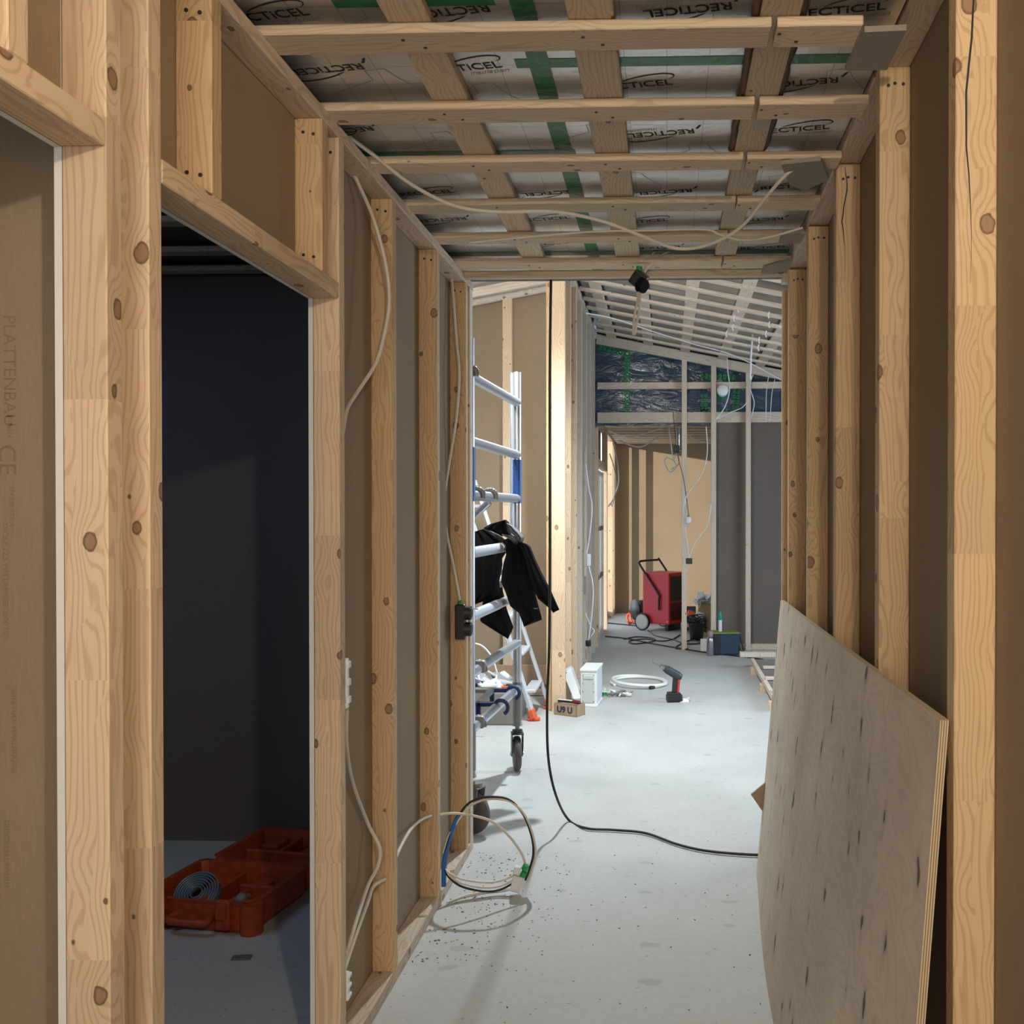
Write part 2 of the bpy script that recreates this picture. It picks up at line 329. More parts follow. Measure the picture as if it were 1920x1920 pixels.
def lstud(label,y,z0=0.,z1=2.487,d=.042,name='wall_stud',x=XL,mat=WOOD,sc=True,group='studs of the left corridor wall'):
    o=beam(name,label,'stud',(x-SW/2,y+d/2,z0),(x-SW/2,y+d/2,z1),SW,d,mat,group)
    if sc:
        pts=[(x-.022,y,z1-.04),(x-.048,y,z1-.035)]+([(x-.022,y,z0+.035),(x-.048,y,z0+.04)])
        screws(o,pts,(0,-1,0))
    return o
def struct(o,name=None): o['kind']='structure'; return o
def slab(name,a,b,mat,edge=None,parent=None):
    mb=MB(); mb.bb(a,b)
    if edge:
        d=[abs(b[i]-a[i]) for i in range(3)]; k=d.index(min(d))
        # faces order: z-,z+,y-,x+,y+,x-
        ax=[2,2,1,0,1,0]
        mb.m=[0 if ax[i]==k else 1 for i in range(6)]
        return struct(mb.build(name,[mat,edge],parent))
    return struct(mb.build(name,mat,parent))
# ------------------------------------------------------------------ setting: floor, boards, outer shell
slab('floor',(-4.2,-2.2,-.1),(4.0,14.6,0),CONC)
slab('ground',(-14,-6,-.25),(-4.2,24,-.12),plain('outside_ground',(.45,.44,.41),.9))
# left corridor wall: boards behind the studs (brown faces, pale cut edges)
xb0,xb1=XL-SW-.0125,XL-SW
slab('wall_left',(xb0,2.508,0),(xb1,4.30,2.52),BOARD,GYP)
slab('wall_left_over_door',(xb0,1.617,2.063),(xb1,2.506,2.52),BOARD,GYP)
slab('wall_left_between_doors',(xb0,1.456,0),(xb1,1.60,2.52),BOARD,GYP)
slab('wall_left_over_first_door',(xb0,.35,2.063),(xb1,1.454,2.52),BOARD,GYP)
slab('wall_left_rear',(xb0,-2.,0),(xb1,.35,2.52),BOARD,GYP)
# right corridor wall board
slab('wall_right',(XR+.073,-2.,0),(XR+.0855,4.27,2.60),BOARD,GYP)
# side rooms
slab('wall_side_partition',(-4.0,1.535,0),(-.99,1.548,2.60),BOARD,GYP)
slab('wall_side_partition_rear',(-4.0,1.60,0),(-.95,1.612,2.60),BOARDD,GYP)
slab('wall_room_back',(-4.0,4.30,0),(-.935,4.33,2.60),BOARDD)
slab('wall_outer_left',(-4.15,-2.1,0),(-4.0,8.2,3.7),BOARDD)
slab('wall_behind_viewer',(-4.1,-2.1,0),(.7,-2.0,2.7),BOARD)
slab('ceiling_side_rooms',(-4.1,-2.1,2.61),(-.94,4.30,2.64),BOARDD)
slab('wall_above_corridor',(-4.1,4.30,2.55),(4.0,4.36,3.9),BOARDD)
slab('wall_hall_front',(.60,4.20,0),(3.9,4.26,2.62),BOARD)
slab('ceiling_deck',(-4.1,-2.1,2.70),(3.9,4.30,2.74),BOARDD)
# scaffold bay back wall (brown board) and hall shell
slab('wall_scaffold_bay',(-4.1,8.03,0),(-.80,8.05,3.72),BOARD)
slab('wall_hall_left_rear',(-.845,8.05,0),(-.835,10.6,3.5),GREYB)
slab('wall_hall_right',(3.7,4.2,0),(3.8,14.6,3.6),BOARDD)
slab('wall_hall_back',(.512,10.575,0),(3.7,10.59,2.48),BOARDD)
slab('wall_far_back',(-.9,14.2,0),(3.7,14.25,2.75),BOARD)
slab('wall_far_right',(1.15,10.6,0),(1.2,14.2,2.6),BOARD)
# roof over everything (two slopes meeting over the hall's left wall)
def roofz(x): return 3.47-.2*(x+.76) if x>-.76 else 3.47+.18*(x+.76)
for nm,x0,x1 in(('ceiling_hall',-.87,3.9),('ceiling_scaffold_bay',-4.2,-.76)):
    mb=MB(); z0,z1=(3.492 if x0>-1 else roofz(x0)),roofz(x1)
    mb.prism([(x0,4.3,z0),(x1,4.3,z1),(x1,4.3,z1+.05),(x0,4.3,z0+.05)],(0,6.32 if x0>-1 else 3.85,0)); struct(mb.build(nm,FOILD if x0>-1 else FOIL))
FOIL
slab('ceiling_far_room',(-.9,10.62,2.56),(3.8,14.3,2.60),FOIL)
# ------------------------------------------------------------------ corridor: left wall timber
lstud('nearest full height post on the left, beside the open printed board bay',1.455,mat=WOOD)
lstud('pine post right beside the nearest post, on the left jamb of the open doorway',1.576,mat=WOOD)
lstud('short stud above the nearest door header at the upper left edge',1.235,2.105,mat=WOOD)
lstud('short stud above the doorway header next to the double post',1.80,2.105,mat=WOODW)
lstud('short stud above the doorway header at its far end',2.385,2.105,mat=WOODW)
lstud('full height stud forming the right jamb of the dark doorway',2.508,mat=WOOD)
lstud('left wall stud just past the doorway, the sagging cable loops in front of it',3.003,mat=WOODW)
lstud('left wall stud with a cable passing through its drilled hole near the floor',3.588,mat=WOODW)
o=lstud('last stud of the left wall, carrying the black twin socket box',4.107,mat=WOODW)
lstud('end stud closing the left wall beside the scaffold, coloured as lit',4.19,d=.06,mat=PALE,sc=False)  # paler wood carries the cool light falling on the wall end
beam('partition_stud','reddish stud inside the first door opening against the printed board','stud',(-.965,1.54,0),(-.965,1.54,2.06),.03,.045,WOODW)
beam('door_header','door header beam over the nearest opening at the far left','beam',(XL-SW/2,.35,2.084),(XL-SW/2,1.453,2.084),SW,.042,WOOD)
beam('door_header','door header beam over the dark doorway','beam',(XL-SW/2,1.62,2.084),(XL-SW/2,2.506,2.084),SW,.042,WOOD)
o=beam('top_plate','long top plate running over the left wall studs','beam',(XL-SW/2,-1.9,2.504),(XL-SW/2,4.27,2.504),SW,.033,PLATE)
beam('bottom_plate','bottom plate on the floor under the left wall studs','beam',(XL-SW/2,2.551,.0225),(XL-SW/2,4.25,.0225),SW,.044,PLATE)
# right wall timber
RD=.072
for i,(y,lb) in enumerate([(1.702,'nearest right wall stud, split by a long vertical crack near its top'),(2.303,'second right wall stud from the viewer, rising behind the near half of the plywood'),(2.888,'third right wall stud, cracked below its top, behind the plywood'),(3.451,'fourth right wall stud from the viewer with a large dark knot near its top'),(3.99,'fifth right wall stud, behind the far top corner of the plywood')]):
    zt=2.575-.032*(y-1.7)-.0
    o=beam('wall_stud',lb,'stud',(XR+RD/2,y+.0225,0),(XR+RD/2,y+.0225,zt),RD,.045,WOODW,'studs of the right corridor wall')
    screws(o,[(XR+.02,y,zt-.045),(XR+.035,y,zt-.04),(XR+.055,y,zt-.042)],(0,-1,0))
    if i in(0,2): # drying crack
        mb=MB(); P=[]; zz=zt-.01 if i else 2.52
        for k in range(14):
            t=k/13; P.append((XR+.026+.006*math.sin(t*9)+random.uniform(-.0015,.0015)+t*-.004,zz-t*(.62 if i==0 else .30)))
        vs=[]; 
        for k,(x,z) in enumerate(P):
            w=.0016*math.sin(math.pi*min(1,.12+k/13))+.0003; vs+=[(x-w,y-.0004,z),(x+w,y-.0004,z)]
        mb.add(vs,[(2*k,2*k+1,2*k+3,2*k+2) for k in range(13)]); c=mb.build('crack',BLACKINK,None); c.parent=o; c.matrix_parent_inverse=o.matrix_world.inverted()
beam('wall_stud','thin last stud at the far end of the right wall','stud',(XR+.03,4.235,0),(XR+.03,4.235,2.47),.06,.03,WOODW,'studs of the right corridor wall')
beam('top_plate','thick top plate running over the right wall studs','beam',(XR+RD/2,-.6,2.66),(XR+RD/2,4.27,2.505+.026),RD,.055,PLATE)
beam('bottom_plate','bottom plate under the right wall studs behind the plywood','beam',(XR+RD/2,1.748,.0225),(XR+RD/2,2.3,.0225),RD,.044,PLATE)
# ------------------------------------------------------------------ corridor ceiling
foils=[('first',-2.0,.9,-.95,.50),('a',.9,2.285,-.30,.50),('b',2.285,3.97,-.30,.50),('c',.9,2.855,-.95,-.30),('d',2.855,3.97,-.95,-.30),('e',3.97,4.30,-.95,.50)]
IB={}
FL={'first':'foil faced insulation board over the viewer','a':'foil insulation board nearest the viewer on the right of the green tape','b':'foil insulation board on the right of the green tape beyond the cross tape','c':'foil insulation board at the upper left, nearest the viewer','d':'foil insulation board on the left of the green tape in the far half','e':'narrow foil insulation strip at the corridor end'}
for k,y0,y1,x0,x1 in foils:
    mb=MB(); mb.bb((x0+.001,y0+.001,2.568),(x1-.001,y1-.001,2.63)); IB[k]=tag(mb.build('insulation_board',FOIL),FL[k],'insulation board','foil insulation boards of the corridor ceiling')
# battens (two pieces each, joint at x=.228)
BY=[(-.10,.0),(.30,0),(.72,0),(1.20,0),(1.64,0),(2.034,.094),(2.421,.093),(2.792,.09),(3.178,.094),(3.56,.088),(3.925,.11)]
n=0
for i,(y,w) in enumerate(BY):
    w=w or .092; vis=i>=5
    for s,(xa,xb) in enumerate([(-.93,.226+random.uniform(-.006,.006)),(.232,.412 if i==5 else XR)]):
        lb=('long' if s==0 else 'short')+' ceiling batten piece, '+(ORD[i-5]+' cross row from the viewer, '+('left of' if s==0 else 'right of')+' the joint' if vis else ORD[4-i]+' row behind the viewpoint')
        b_=beam('ceiling_batten',lb,'batten',(xa,y+w/2,2.531),(xb,y+w/2,2.531),.022,w,BAT,'cross battens of the corridor ceiling',up=(0,1,0))
        if vis:
            ps=[(x+dx,y+w*.5+dy,2.5198) for x in((-.55,-.16) if s==0 else (.26,)) for dx,dy in((-.02,-.015),(.02,.02))]
            screws(b_,ps,(0,0,-1))
beam('end_batten','double batten closing the corridor ceiling at its far end','batten',(-.90,4.09,2.512),(XR,4.09,2.512),.03,.04,BAT,up=(0,1,0))
for j,(xa,xb,lb) in enumerate([(-.594,-.502,'long counter batten above the cross battens, left of the green tape'),(-.209,-.111,'long counter batten above the cross battens, right of the green tape'),(.196,.280,'long counter batten with bark edges above the batten joints')]):
    beam('counter_batten',lb,'batten',((xa+xb)/2,.0,2.5555),((xa+xb)/2,4.28,2.5555),xb-xa,.024,BAT,'counter battens of the corridor ceiling')
# bark strips on the third counter batten (part)
par=[o for o in COL.objects if o.name.startswith('counter_batten')][2]
for xs in(.188,.284):
    mb=MB(); pts=[]
    y=1.9
    while y<2.86:
        pts.append((xs+random.uniform(-.004,.004),y,2.553)); y+=.06
    mb.tube(pts,.009,n=6,smooth=3); o=mb.build('bark_edge',BARK); o.parent=par; o.matrix_parent_inverse=par.matrix_world.inverted()
# green tape
def tape(a,b,label,z=2.5665):
    mb=MB(); mb.bb((a[0],a[1],z-.0006),(b[0],b[1],z)); o=mb.build('sealing_tape',GREEN); tag(o,label,'tape','green tape on the insulation seams')
tape((-.329,.0),(-.279,4.28),'green sealing tape running lengthwise along the insulation seam')
tape((-.36,2.262),(.50,2.307),'green sealing tape crossing near the viewer, right side',2.5675)
tape((-.93,2.83),(-.27,2.885),'green sealing tape crossing the seam behind the third batten row',2.5675)
tape((-.93,3.93),(.50,3.99),'green sealing tape across the far end of the corridor ceiling',2.5675)
tape((-.70,1.98),(-.36,2.02),'short piece of green tape on the seam above the nearest batten',2.5675)
# printing on the foil
def textmesh(body,size,shear=0.,offset=0.):
    c=bpy.data.curves.new('t','FONT'); c.body=body; c.size=size; c.shear=shear; c.offset=offset; c.align_x='CENTER'; c.align_y='CENTER'
    o=bpy.data.objects.new('t',c); COL.objects.link(o); dg=bpy.context.evaluated_depsgraph_get(); e=o.evaluated_get(dg); me=e.to_mesh()
    V=[v.co.copy() for v in me.vertices]; Fc=[tuple(p.vertices) for p in me.polygons]; e.to_mesh_clear(); bpy.data.objects.remove(o); return V,Fc
TR=textmesh('RECTiCEL',.044,0,.0006); TI=textmesh('insulation',.026,.35)
def logo_geo():
    g=MB(); g.add([v*1 for v in TR[0]],TR[1]); g.add([v+Vector((.055,-.030,0)) for v in TI[0]],TI[1],1)
    P=[]   # swoosh: a tapering stroke rising over the letters and curling back
    K=[(-.035,.022),(-.005,.036),(.035,.047),(.075,.050),(.098,.044),(.104,.034),(.098,.024),(.088,.019)]
    for k in range(25):
        t=k/24*(len(K)-1); a=min(int(t),len(K)-2); f=t-a; p0,p1,p2,p3=[Vector((*K[max(0,min(len(K)-1,a+q))],0)) for q in(-1,0,1,2)]
        P.append((.5*((2*p1)+(p2-p0)*f+(2*p0-5*p1+4*p2-p3)*f*f+(3*p1-p0-3*p2+p3)*f**3),.0005+.0022*math.sin(math.pi*(k/24)**.7)))
    vs=[]
    for k,(p,w) in enumerate(P):
        d=(P[min(k+1,24)][0]-P[max(k-1,0)][0]).normalized(); nn=Vector((-d.y,d.x,0)); vs+=[p+nn*w,p-nn*w]
    g.add(vs,[(2*k,2*k+1,2*k+3,2*k+2) for k in range(24)])
    # tail under the R
    g.add([(-.105,-.012,0),(-.118,-.035,0),(-.112,-.036,0),(-.098,-.014,0)],[(0,1,2,3)])
    return g
LG=logo_geo(); PR=MB(); Z=2.5672
def stamp(g,x,y,ang,flip=False,z=Z,dst=None):
    a=math.radians(ang)+(math.pi if flip else 0); dst=dst if dst is not None else PR
    ex=Vector((math.cos(a),-math.sin(a),0)); ey=Vector((-math.sin(a),-math.cos(a),0))   # read from below
    b=len(dst.v)
    for v in g.v: dst.v.append(tuple(Vector((x,y,z))+ex*v[0]+ey*v[1]))
    for f,mm in zip(g.f,g.m): dst.f.append(tuple(b+i for i in f)); dst.m.append(mm); dst.s.append(False)
for px,py,fl in [(500,30,0),(612,130,1),(868,128,0),(838,22,1),(1190,160,0),(1290,18,1),(1500,155,1),(1575,20,0),(1240,250,1),(1490,243,0),(1030,362,1),(828,412,1),(1022,411,0),(1205,415,0),(1420,412,1),(1232,464,1),(1432,464,0),(640,245,1),(1245,360,1),(800,362,0),(1020,457,1),(1480,350,0)]:
    p=at(2,Z,px,py); g1=MB(); stamp(LG,0,0,9,fl,0,g1); o=g1.build('printed_logo',[BLACKINK,LINE],None,loc=p,fixn=False)
    kb_='e' if p.y>3.97 else (('c' if p.y<2.855 else 'd') if p.x<-.30 else ('a' if p.y<2.285 else 'b')); o.parent=IB[kb_]
# roof-line drawings (thin house outlines)
def outline(pts,dst=PR,w=.0011,mi=1):
    for a,b in zip(pts,pts[1:]):
        a=Vector(a);b=Vector(b); d=(b-a); d.normalize(); nn=Vector((-d.y,d.x,0))*w
        dst.add([a+nn,b+nn,b-nn,a-nn],[(0,1,2,3)],mi)
for px,py in [(700,140),(690,20),(820,255),(1110,240),(1300,275),(1180,330),(1450,335),(940,470),(1150,455),(900,165),(1560,140)]:
    p=at(2,Z,px,py); x,y=p.x,p.y
    PR=MB(); outline([(x-.13,y+.10,Z),(x-.01,y+.03,Z),(x-.015,y-.02,Z),(x+.035,y-.03,Z),(x+.055,y+.02,Z),(x+.10,y+.09,Z),(x+.10,y+.13,Z)],PR)
    o=PR.build('printed_house_outline',[BLACKINK,LINE],None,fixn=False); o.parent=IB['e' if p.y>3.97 else (('c' if p.y<2.855 else 'd') if p.x<-.30 else ('a' if p.y<2.285 else 'b'))]
# board offcuts screwed under the right batten ends
for i,(y,lb,pts) in enumerate([(2.02,'grey brown board offcut under the nearest batten at the right wall',[(.414,2.035),(.50,2.03),(.50,2.21),(.405,2.21)]),(2.8,'small board offcut under the third batten row at the right wall',[(.33,2.80),(.44,2.77),(.49,2.93),(.43,3.03),(.38,2.98)]),(3.5,'small board offcut under the fifth batten row at the right wall',[(.42,3.50),(.50,3.50),(.50,3.62),(.42,3.62)]),(3.9,'board offcut under the last batten row at the right wall',[(.40,4.0),(.50,3.86),(.50,4.05),(.40,4.08)])]):
    mb=MB(); mb.prism([(x,yy,2.505) for x,yy in pts],(0,0,.0125)); tag(mb.build('board_offcut',GREYB),lb,'board offcut','board offcuts under the ceiling battens')
# ------------------------------------------------------------------ side room seen through the doorway
for k,y in enumerate((3.1,3.5,3.9,4.2)):
    beam('ceiling_batten','ceiling batten in the dark side room, '+ORD[k]+' from the doorway','batten',(-3.9,y,2.575),(-.95,y,2.575),.07,.022,BAT,'ceiling battens of the side room',up=(0,0,1))
beam('ceiling_trim','pale strip along the top of the side room back wall','trim',(-3.9,4.285,2.60),(-.95,4.285,2.60),.02,.02,PALE)
# faint print on the board inside the nearest opening
mb=MB()
def vtext(body,size,px,py,rot=90):
    V,Fc=textmesh(body,size); p=at(1,1.5345,px,py)
    vs=[]
    for v in V:
        q=Vector((v.y,0,-v.x)) if rot==90 else Vector((-v.y,0,v.x)); vs.append(p+q)
    mb.add(vs,Fc)
vtext('PLATTENBAU',.030,17,695); vtext('INNEN',.012,18,800); vtext('CE',.042,12,862); vtext('EN 520 TYP A',.011,22,950); vtext('DICKE 12,5 MM LAENGE 2600 MM',.013,10,1090); vtext('SEITE FUER VERKLEIDUNG',.012,26,1370); vtext('TROCKEN LAGERN',.013,12,1600)
o=mb.build('board_print',FAINT,None,fixn=False); par=bpy.data.objects['wall_side_partition']; o.parent=par
# orange clam-shell case, lying open
def shell_tray(L,Wd,H,t=.012):
    """open moulded tray, footprint L x Wd, height H"""
    mb=MB(); ch=.05
    out=[(-L/2+ch,-Wd/2),(L/2-ch,-Wd/2),(L/2,-Wd/2+ch),(L/2,Wd/2-.02),(L/2-.02,Wd/2),(-L/2+.02,Wd/2),(-L/2,Wd/2-.02),(-L/2,-Wd/2+ch)]
    n=len(out); rings=[(1-.05,0),(1.,.02),(1.,H-.012),(1.02,H),(1-.07,H),(1-.10,H-.02),(1-.16,.025)]
    vs=[]
    for k,z in rings: vs+=[(x*k,y*k,z) for x,y in out]
    fs=[]
    for r in range(len(rings)-1):
        for i in range(n): fs.append((r*n+i,r*n+(i+1)%n,(r+1)*n+(i+1)%n,(r+1)*n+i))
    fs.append(tuple(range(n-1,-1,-1))); fs.append(tuple((len(rings)-1)*n+i for i in range(n)))
    mb.add(vs,fs); return mb
CL=Vector((-1.665,3.56,0))
case=empty('tool_case',CL,'open orange plastic power tool case lying on the dark room floor','tool case',rz=math.radians(-9))
mb=shell_tray(.46,.38,.11)
mb.bb((-.19,-.02,.025),(-.02,.0,.085),ch=.006); mb.bb((-.02,-.14,.025),(.0,.14,.09),ch=.006); mb.bb((.03,.04,.025),(.19,.06,.08),ch=.006); mb.bb((.06,-.15,.025),(.08,.04,.07),ch=.006)
mb.cyl((.10,.10,.025),(.10,.10,.075),.035)
t1=mb.build('bottom_shell',ORGC,case)
for lx in(-.13,.13):
    m2=MB(); m2.bb((lx-.028,-.215,.02),(lx+.028,-.19,.125),ch=.008); m2.bb((lx-.02,-.228,.06),(lx+.02,-.205,.118),ch=.006); m2.build('latch',ORGC,case)
m2=MB(); m2.tube([(-.07,-.19,.05),(-.065,-.235,.05),(.065,-.235,.05),(.07,-.19,.05)],.013,smooth=5); m2.build('handle',ORGC,case)
m2=MB(); m2.cyl((.215,-.165,.0),(.215,-.165,.105),.04,n=20); m2.build('corner_foot',ORGC,case)
mb=shell_tray(.50,.40,.09); mb.bb((-.18,-.05,.025),(.18,-.03,.08),ch=.006); mb.bb((-.05,-.03,.025),(-.03,.15,.075),ch=.006); mb.bb((.05,-.16,.02),(.19,-.08,.07),ch=.01); mb.bb((-.16,.03,.02),(-.08,.13,.075),ch=.01)
t2=mb.build('lid_shell',ORGC,case); t2.location=(.03,.41,.012)
m2=MB(); m2.cyl((-.19,.197,.09),(.19,.197,.09),.009,n=10); m2.build('hinge',ORGC,case)
# coiled steel band in the case
co=empty('steel_band_coil',CL+Vector((-.07,-.075,.027)),'coiled grey steel strap lying inside the orange case','coil')
mb=MB(); rot=Matrix.Rotation(math.radians(42),3,'X')
for k in range(7):
    r=.080-.0095*k; mb.lathe([(r,-.02),(r,.02),(r-.003,.02),(r-.003,-.02),(r,-.02)],(0,0,.058),n=36,rot=rot)
mb.build('band',plain('blued_steel',(.20,.25,.29),.4,metal=.5),co)
kb=empty('glass_lamp_bulb',CL+Vector((.085,-.05,.06)),'small clear light bulb beside the coil in the orange case','light bulb')
mb=MB(); mb.lathe([(0,.03),(.014,.027),(.022,.012),(.023,0),(.017,-.016),(.010,-.03)],n=16,rot=Matrix.Rotation(1.3,3,'X')); mb.build('bulb',plain('clear_glass',(.6,.6,.6),.08,Transmission_Weight=.6),kb)
mb=MB(); mb.cyl((0,.029,-.008),(0,.055,-.012),.0125,n=14); mb.build('screw_base',ALU,kb)
p=at(2,0,453,1797); mb=MB(); mb.box((0,0,.003),(.062,.03,.006),0,Matrix.Rotation(.15,3,'Z')); tag(mb.build('metal_offcut',ALUD,loc=p),'small flat grey offcut on the dark room floor before the case','offcut')
p=at(2,0,583,1610); mb=MB(); mb.bb((-.03,-.03,0),(.03,.03,.05),ch=.006); mb.cyl((0,0,.05),(0,0,.12),.014); mb.bb((-.022,-.022,.11),(.022,.022,.15),ch=.005); tag(mb.build('small_tool',BLKP,loc=Vector((-1.53,4.22,0))),'small black tool standing beyond the orange case by the doorway jamb','tool')
# ------------------------------------------------------------------ leaning plywood
def ply():
    root=empty('plywood_sheet',(.4,2.9,0),'large bowed plywood sheet leaning on the right wall studs','plywood sheet')
    NU,NV=24,10; T=.0155
    def pt(u,v,off):
        yb=1.60+(3.972-1.60)*u; yt=1.724+(4.187-1.724)*u
        xb=.365+.006*u-.055*math.sin(math.pi*u)**1.2; xt=.487+.008*u-.004*math.sin(math.pi*u)
        y=yb+(yt-yb)*v; x=xb+(xt-xb)*v; z=1.128*v-.012*v*u
        return Vector((x+off,y,z+.001))-root.location
    me=bpy.data.meshes.new('face_veneer'); bm=bmesh.new(); uvl=bm.loops.layers.uv.new('UV')
    g=[[bm.verts.new(pt(i/NU,j/NV,0)) for j in range(NV+1)] for i in range(NU+1)]; uv={}
    for i in range(NU+1):
        for j in range(NV+1): uv[g[i][j]]=(i/NU*2.44,j/NV*1.13)
    for i in range(NU):
        for j in range(NV):
            f=bm.faces.new((g[i][j],g[i][j+1],g[i+1][j+1],g[i+1][j])); f.smooth=True
            for l in f.loops: l[uvl].uv=uv[l.vert]
    bm.to_mesh(me); bm.free(); me.materials.append(PLYF); o=bpy.data.objects.new('face_veneer',me); COL.objects.link(o); o.parent=root
    m2=MB(); NL=7   # laminated core: alternating plies
    for k in range(NL):
        a=T*k/NL+.0002; b=T*(k+1)/NL; ring=[(i/NU,0) for i in range(NU+1)]+[(1,j/NV) for j in range(1,NV+1)]+[(i/NU,1) for i in range(NU-1,-1,-1)]+[(0,j/NV) for j in range(NV-1,0,-1)]
        vs=[pt(u,v,a) for u,v in ring]+[pt(u,v,b) for u,v in ring]; n=len(ring)
        m2.add(vs,[(i,(i+1)%n,n+(i+1)%n,n+i) for i in range(n)],k%2)
    vs=[pt(i/NU,j/NV,T) for i in range(NU+1) for j in range(NV+1)]
    m2.add(vs,[(i*(NV+1)+j,(i+1)*(NV+1)+j,(i+1)*(NV+1)+j+1,i*(NV+1)+j+1) for i in range(NU) for j in range(NV)],0)
    m2.build('core_plies',[PLYL,PLYD],root)
ply()
mb=MB(); a=at(1,3.99,1408,1490); b=at(1,3.99,1436,1467); c=at(1,3.99,1470,1500); d=at(1,3.99,1434,1528)
mb.prism([a,b,c,d],(.0,.012,0)); tag(mb.build('board_offcut',CARD),'pointed brown board corner sticking out behind the far edge of the plywood','board offcut')
# ------------------------------------------------------------------ scaffold bay
XH=-.76
beam('wall_post','pale post at the corner where the hall wall begins','post',(XH-.05,7.19,0),(XH-.05,7.19,3.5),.10,.06,WOOD)
beam('wall_post','warm post doubled behind the hall corner post','post',(XH-.125,7.24,0),(XH-.125,7.24,3.5),.045,.05,WOODW)
for k,y in enumerate((7.62,8.10,8.62,9.14,9.66,10.16)):
    beam('hall_stud','stud of the hall left wall, '+ORD[k]+' beyond the corner post','stud',(XH-.035,y,0),(XH-.035,y,3.40),.07,.045,PALE if k>1 else WOOD,'studs of the hall left wall')
beam('top_plate','long top plate along the hall left wall under the sloping ceiling','beam',(XH-.03,7.2,3.415),(XH-.03,10.5,3.415),.07,.045,PALE)
beam('bay_stud','free standing stud in front of the scaffold bay back wall','stud',(at(1,7.93,951,960).x,7.965,0),(at(1,7.93,951,960).x,7.965,3.34),.075,.07,WOOD)
beam('rafter','upper sloping rafter over the scaffold bay','beam',(-3.9,7.72,3.41+.18*(-3.9+.76)),(-.85,7.72,3.395),.045,.07,PALE)
beam('rafter','lower sloping rafter over the scaffold bay against the back board','beam',(-3.9,7.95,3.40+.18*(-3.9+.76)),(-.85,7.95,3.40),.045,.09,PALE)
beam('bay_skirting_board','low brown board along the foot of the scaffold bay back wall','board',(-3.9,7.93,.15),(-.90,7.93,.15),.03,.16,CARD)
beam('bay_floor_batten','pale batten lying along the scaffold bay back wall','batten',(-2.6,7.80,.03),(-.90,7.80,.03),.05,.05,PLATE)
